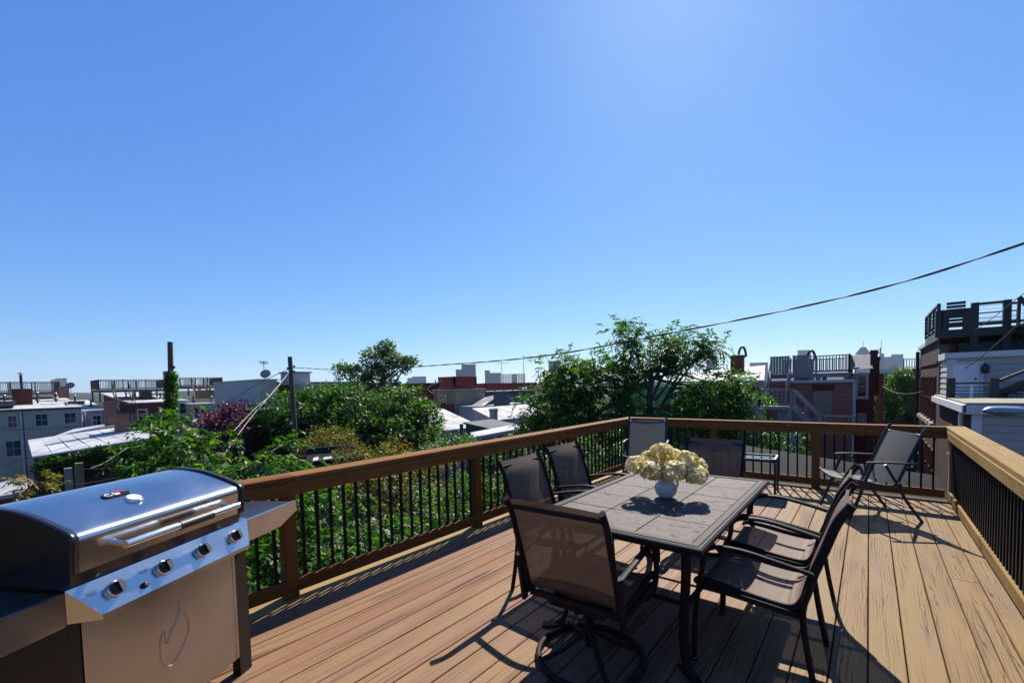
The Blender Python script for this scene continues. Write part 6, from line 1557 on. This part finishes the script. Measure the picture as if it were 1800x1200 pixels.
tree('leafy_tree', 'pale green young tree in front of the worn white roof', gnd(800, 18),
     [(P(795, 790, 18), (1.3, 1.1, 0.5), 60), (P(815, 778, 18.5), (0.7, 0.7, 0.4), 26), (P(770, 798, 17.5), (0.9, 0.9, 0.5), 40), (P(890, 800, 16), (1.2, 1.0, 0.5), 40)],
     M['leaf_bright'], 0.12, 0.06, 20, per=24, clr=0.28, trunk_r=0.05)
# the leafy tree over the far left corner of the deck
tree('leafy_tree', 'tall loose leafy tree behind the far corner of the deck', gnd(1140, 15.5),
     [(P(1010, 680, 15.5), (1.0, 0.9, 0.85), 62), (P(960, 710, 15.5), (0.8, 0.8, 0.8), 46), (P(985, 645, 15.5), (0.45, 0.4, 0.42), 18), (P(1060, 690, 15), (1.0, 1.0, 0.9), 60), (P(1085, 655, 15.5), (0.65, 0.7, 0.6), 34),
      (P(1150, 620, 15.5), (0.85, 0.8, 0.55), 44), (P(1100, 585, 15.5), (0.50, 0.45, 0.28), 18), (P(1200, 608, 15.5), (0.70, 0.6, 0.42), 30), (P(1245, 610, 15.5), (0.45, 0.4, 0.28), 14), (P(1180, 645, 15.5), (0.6, 0.6, 0.25), 10),
      (P(1250, 692, 15), (0.9, 0.9, 0.65), 50), (P(1290, 690, 15), (0.75, 0.7, 0.55), 36), (P(1150, 742, 14.5), (1.1, 1.0, 0.4), 40), (P(1240, 725, 14.5), (0.8, 0.8, 0.4), 30), (P(980, 760, 15), (1.1, 1.0, 0.8), 60), (P(1060, 760, 14.5), (1.2, 1.0, 0.7), 60), (P(1120, 800, 14), (1.6, 1.2, 0.7), 60)],
     M['leaf_mid'], 0.15, 0.058, 21, 'spray', per=6, clr=0.22, pairs=4, trunk_r=0.12, limbs=2,
     trunk_pts=[Vector(gnd(1142, 15.5)), at(1142, 760, 15.5), at(1141, 690, 15.5), at(1148, 640, 15.5)])
tree('leafy_tree', 'low leafy growth seen between the balusters of the far railing', gnd(1340, 14),
     [(P(1330, 770, 14), (0.9, 0.7, 0.5), 40), (P(1300, 790, 13.6), (0.7, 0.7, 0.4), 30), (P(1375, 775, 14), (0.35, 0.4, 0.35), 14), (P(1250, 770, 14), (0.7, 0.7, 0.5), 30), (P(1200, 785, 14), (0.8, 0.7, 0.5), 30), (P(1290, 715, 14.5), (0.35, 0.3, 0.3), 10)],
     M['leaf_bright'], 0.12, 0.048, 22, 'spray', per=5, clr=0.18, pairs=4, trunk_r=0.05, limbs=2)
tree('street_tree', 'round green tree before the far brick terrace', gnd(1568, 42),
     [(P(1568, 685, 42), (1.7, 1.6, 1.9), 110), (P(1585, 668, 42), (1.0, 1.0, 0.9), 40), (P(1558, 715, 42), (1.2, 1.2, 1.2), 50)],
     M['leaf_mid'], 0.22, 0.15, 23, per=30, clr=0.45, trunk_r=0.15)
tree('street_tree', 'small bright green tree low beside the brown building', gnd(1604, 44),
     [(P(1605, 728, 44), (1.0, 1.0, 0.8), 50)], M['leaf_bright'], 0.22, 0.15, 24, per=28, clr=0.4, trunk_r=0.08)
# ivy on the pole and on the shed wall
def ivy(name, label, pts, n, spread, seed, m=M['leaf_mid'], leaf=0.22):
    g = np.random.default_rng(seed); V = []
    for (c, r) in pts:
        d = unit(g.normal(0, 1, (n, 3))); p = np.array(c) + d*np.array(r)*g.uniform(0.55, 1.1, (n, 1))
        V.append(singles(g, p, leaf, leaf*0.8, d))
    V = np.concatenate(V); nf = len(V)//4
    b = np.array([pts[0][0][0], pts[0][0][1], pts[-1][0][2]])
    o = soup(name, V-b, np.arange(nf*4).reshape(nf, 4), np.clip(g.normal(0.5, 0.22, nf), 0, 1), m)
    o.location = b; return tag(o, label, 'ivy')
ivy('ivy', 'thick green ivy climbing the dark pole stub', [(P(301, 662+9*k, 41.8), (0.35+0.09*min(k, 5)+0.12*math.sin(k*1.7), 0.5, 0.5)) for k in range(9)], 330, 0, 31)
ivy('ivy', 'ivy mat hanging on the brick wall below the long white roof', [(tuple(ax(95+24*k, 822-4.1*k+6*math.sin(k*1.3), -45.6)), (0.35, 1.1, 0.85)) for k in range(8)], 700, 0, 32, M['leaf_dense'], 0.2)
ivy('ivy', 'hedge of dark leaves below the low timber deck rail', [(tuple(ax(238+10*k, 752, -52)), (0.8, 0.9, 0.6)) for k in range(4)], 300, 0, 33, M['leaf_dense'], 0.22)

# ---------------- distant city
M['tower_blue'] = None
def tower_mat(name, wall, glass, sx, sz, fx=0.25, fz=0.35, rough=0.3):
    """far tower: floors and bays too small to build"""
    m = bpy.data.materials.new(name); m.use_nodes = True
    nt = m.node_tree; N = nt.nodes; L = nt.links; b = N['Principled BSDF']
    tc = N.new('ShaderNodeTexCoord'); sp = N.new('ShaderNodeSeparateXYZ'); L.new(tc.outputs['Object'], sp.inputs[0])
    def band(sock, period, frac):
        md = N.new('ShaderNodeMath'); md.operation = 'MODULO'; dv = N.new('ShaderNodeMath'); dv.operation = 'ADD'; dv.inputs[1].default_value = 10000.0
        L.new(sock, dv.inputs[0]); L.new(dv.outputs[0], md.inputs[0]); md.inputs[1].default_value = period
        lt = N.new('ShaderNodeMath'); lt.operation = 'LESS_THAN'; lt.inputs[1].default_value = period*frac; L.new(md.outputs[0], lt.inputs[0]); return lt.outputs[0]
    ad = N.new('ShaderNodeMath'); L.new(sp.outputs[0], ad.inputs[0]); L.new(sp.outputs[1], ad.inputs[1])
    mx = N.new('ShaderNodeMath'); mx.operation = 'MAXIMUM'; L.new(band(ad.outputs[0], sx, fx), mx.inputs[0]); L.new(band(sp.outputs[2], sz, fz), mx.inputs[1])
    mc = N.new('ShaderNodeMix'); mc.data_type = 'RGBA'; L.new(mx.outputs[0], mc.inputs[0]); mc.inputs[6].default_value = (*glass, 1); mc.inputs[7].default_value = (*wall, 1)
    L.new(mc.outputs[2], b.inputs['Base Color']); b.inputs['Roughness'].default_value = 0.55; b.inputs['Specular IOR Level'].default_value = 0.2
    return m
M['tw_blue'] = tower_mat('blue_glass_tower', (0.085,0.12,0.19), (0.035,0.06,0.12), 9.0, 4.0)
M['tw_grey'] = tower_mat('grey_tower', (0.14,0.16,0.19), (0.05,0.07,0.10), 6.0, 3.6, 0.4, 0.4)
M['tw_pale'] = tower_mat('pale_tower', (0.24,0.28,0.34), (0.12,0.16,0.23), 7.0, 3.8, 0.35, 0.4)
M['tw_frame'] = mat('concrete_frame', (0.30,0.31,0.32), rough=0.9)
def tower(label, blocks, d, m, depth=40, extra=None):
    c = at((blocks[0][0]+blocks[0][1])/2, blocks[0][3], d)
    t = thing('distant_tower', label, 'tower', (c.x, c.y, GZ), 0, 'far city skyline')
    for (xa_, xb_, yt_, yb_) in blocks:
        pl, pr = at(xa_, yt_, d), at(xb_, yt_, d); zt_ = (pl.z+pr.z)/2
        sv = sight((xa_+xb_)/2, yt_); fl_ = Vector((sv.x, sv.y, 0)).normalized()*depth
        v = [Vector((pl.x, pl.y, 0)), Vector((pr.x, pr.y, 0)), Vector((pr.x, pr.y, 0))+fl_, Vector((pl.x, pl.y, 0))+fl_]
        mb = MB().prism([(a_.x, a_.y, GZ) for a_ in v], (0, 0, zt_-GZ)); wpart(t, mb, 'block', m)
    return t
tower('hazy grey tower block on the horizon far left', [(89,104,667,690),(96,117,664.5,690)], 1900, M['tw_grey'])
tower('low pale office block left of the tan house', [(716,724,664,690),(724,749,661.5,690)], 1500, M['tw_pale'])
tower('stepped blue glass tower above the red roof deck', [(801,812,649,690),(811,836,640,690)], 1300, M['tw_blue'])
tower('slim blue grey tower left of the concrete frame', [(852,861,650.5,690),(860,880,655,690)], 1500, M['tw_blue'])
tower('blue tower top rising behind the leafy tree', [(964,986,634,690)], 1400, M['tw_blue'])
tower('tall slim pale tower left of the brick chimney', [(1242,1248,634,690),(1246,1260,626,690)], 1500, M['tw_blue'])
tower('low wide pale office block behind the brick chimney', [(1318,1350,637,690)], 1300, M['tw_pale'])
tower('white tower directly behind the pointed flue', [(1402,1426,615,690)], 1500, M['tw_pale'])
tower('pale curved bank of offices right of the spire', [(1549,1568,627,690),(1566,1580,626,690),(1567,1588,622.5,690)], 1300, M['tw_pale'])
# tower with the pyramid roof
t = tower('tower with a dark glass pyramid roof and mast', [(1503,1531,624,690)], 1400, M['tw_grey'])
pa, pb_ = at(1503, 622, 1400), at(1531, 622, 1400); tp_l, tp_r = at(1513.5, 609.8, 1412), at(1522, 609.8, 1412)
sv = sight(1517, 620); fl_ = Vector((sv.x, sv.y, 0)).normalized()
py_ = MB().add([pa, pb_, pb_+fl_*50, pa+fl_*50, tp_l, tp_r, tp_r+fl_*16, tp_l+fl_*16], [(0,1,5,4),(1,2,6,5),(2,3,7,6),(3,0,4,7),(4,5,6,7)]); wpart(t, py_, 'pyramid_roof', M['tw_blue'])
wpart(t, MB().tube([at(1517.5, 610, 1420), at(1517.5, 600, 1420)], 0.7, 6), 'mast', M['tw_frame'])
t = tower('thin dark spire with a stepped base beside the pyramid tower', [(1546,1549.5,611,690),(1549.5,1554,621,690)], 1200, M['tw_grey'], 12)
wpart(t, MB().tube([at(1549, 612, 1205), at(1549.5, 598, 1205)], 0.6, 6), 'mast', M['tw_frame'])
# half built concrete frame: open floors and columns
d = 1500; t = thing('concrete_frame_building', 'half built open concrete frame below the cranes', 'building', (at(900,660,d).x, at(900,660,d).y, GZ), 0, 'far city skyline')
fr_d = Vector((fwd.x, fwd.y, 0)).normalized()*30
for k in range(8):
    zz = at(900, 657.5+2.3*k, d).z; a_, b_ = at(873, 660, d), at(923, 660, d)
    wpart(t, MB().prism([(a_.x,a_.y,zz),(b_.x,b_.y,zz),(b_.x+fr_d.x,b_.y+fr_d.y,zz),(a_.x+fr_d.x,a_.y+fr_d.y,zz)], (0,0,0.9)), 'floor_slab', M['tw_frame'])
for k in range(18):
    for s_ in (0.02, 0.98):
        p = at(873.5+49*k/17, 660, d); wpart(t, MB().box((p.x+fr_d.x*s_-0.8, p.y+fr_d.y*s_-0.8, GZ), (p.x+fr_d.x*s_+0.8, p.y+fr_d.y*s_+0.8, at(900, 657, d).z)), 'column', M['tw_frame'])
for a_, b_ in ((900, 909), (873.5, 880)):
    p, q = at(a_, 657, d), at(b_, 657, d); wpart(t, MB().prism([(p.x,p.y,GZ),(q.x,q.y,GZ),(q.x+fr_d.x,q.y+fr_d.y,GZ),(p.x+fr_d.x,p.y+fr_d.y,GZ)], (0,0,at(900,657.5,d).z-GZ)), 'core_wall', M['tw_blue'])
def crane(label, px, ytop, jib0, jib1, d=1500):
    b0, t0 = at(px, 672, d), at(px, ytop, d)
    t = thing('tower_crane', label, 'crane', (b0.x, b0.y, GZ), 0, 'tower cranes over the building site')
    mb = MB(); w = 1.1
    for sx in (-1, 1):
        for sy in (-1, 1): mb.beam((b0.x+sx*w, b0.y+sy*w, GZ), (b0.x+sx*w, b0.y+sy*w, t0.z), 0.4, 0.4)
    n = 16
    for k in range(n):
        z0_, z1_ = GZ+(t0.z-GZ)*k/n, GZ+(t0.z-GZ)*(k+1)/n; s_ = 1 if k % 2 else -1
        mb.beam((b0.x-s_*w, b0.y-s_*w, z0_), (b0.x+s_*w, b0.y+s_*w, z1_), 0.3, 0.3)
    wpart(t, mb, 'mast', M['new_timber'])
    ja, jb = at(jib0, ytop+2, d), at(jib1, ytop+2, d); zt_ = at(px, ytop+2, d).z
    wpart(t, MB().beam((ja.x, ja.y, zt_), (jb.x, jb.y, zt_), 1.2, 1.2), 'jib', M['new_timber'])
crane('left tower crane over the half built frame', 882.5, 636, 873, 896)
crane('right taller tower crane over the half built frame', 921, 625, 916, 936)
# horizon: wooded far hills as one mass
g_ = np.random.default_rng(3); mb = MB(); rows = []
for j, (dist, hgt) in enumerate(((1500, 0), (1600, 9), (1900, 17), (2300, 20), (2600, -8))):
    row = []
    for k in range(121):
        a_ = YAW + math.radians(-62 + 124*k/120); hh = GZ + hgt*(0.75+0.5*math.sin(k*0.37+j)*math.sin(k*0.11)+0.25*g_.random())
        row.append((-math.sin(a_)*dist, math.cos(a_)*dist, hh if j not in (0, 4) else GZ-1))
    rows.append(row)
M['far_wood'] = mat('far_wood', (0.03,0.045,0.03), (0.06,0.07,0.05), scale=0.02, rough=0.95)
o = mb.sheet(rows).build('far_hills', M['far_wood']); struct(o)

# ---------------- the air: pale haze over the whole city
hz_m = bpy.data.materials.new('haze_air'); hz_m.use_nodes = True
hn = hz_m.node_tree.nodes; hn.clear()
ho = hn.new('ShaderNodeOutputMaterial'); hv = hn.new('ShaderNodeVolumePrincipled')
hv.inputs['Color'].default_value = (0.80, 0.90, 1.0, 1); hv.inputs['Density'].default_value = 0.00007; hv.inputs['Anisotropy'].default_value = 0.2
hz_m.node_tree.links.new(hv.outputs['Volume'], ho.inputs['Volume'])
stuff(MB().box((-3200, -600, GZ-1.5), (1500, 3200, 135)).build('haze', hz_m))
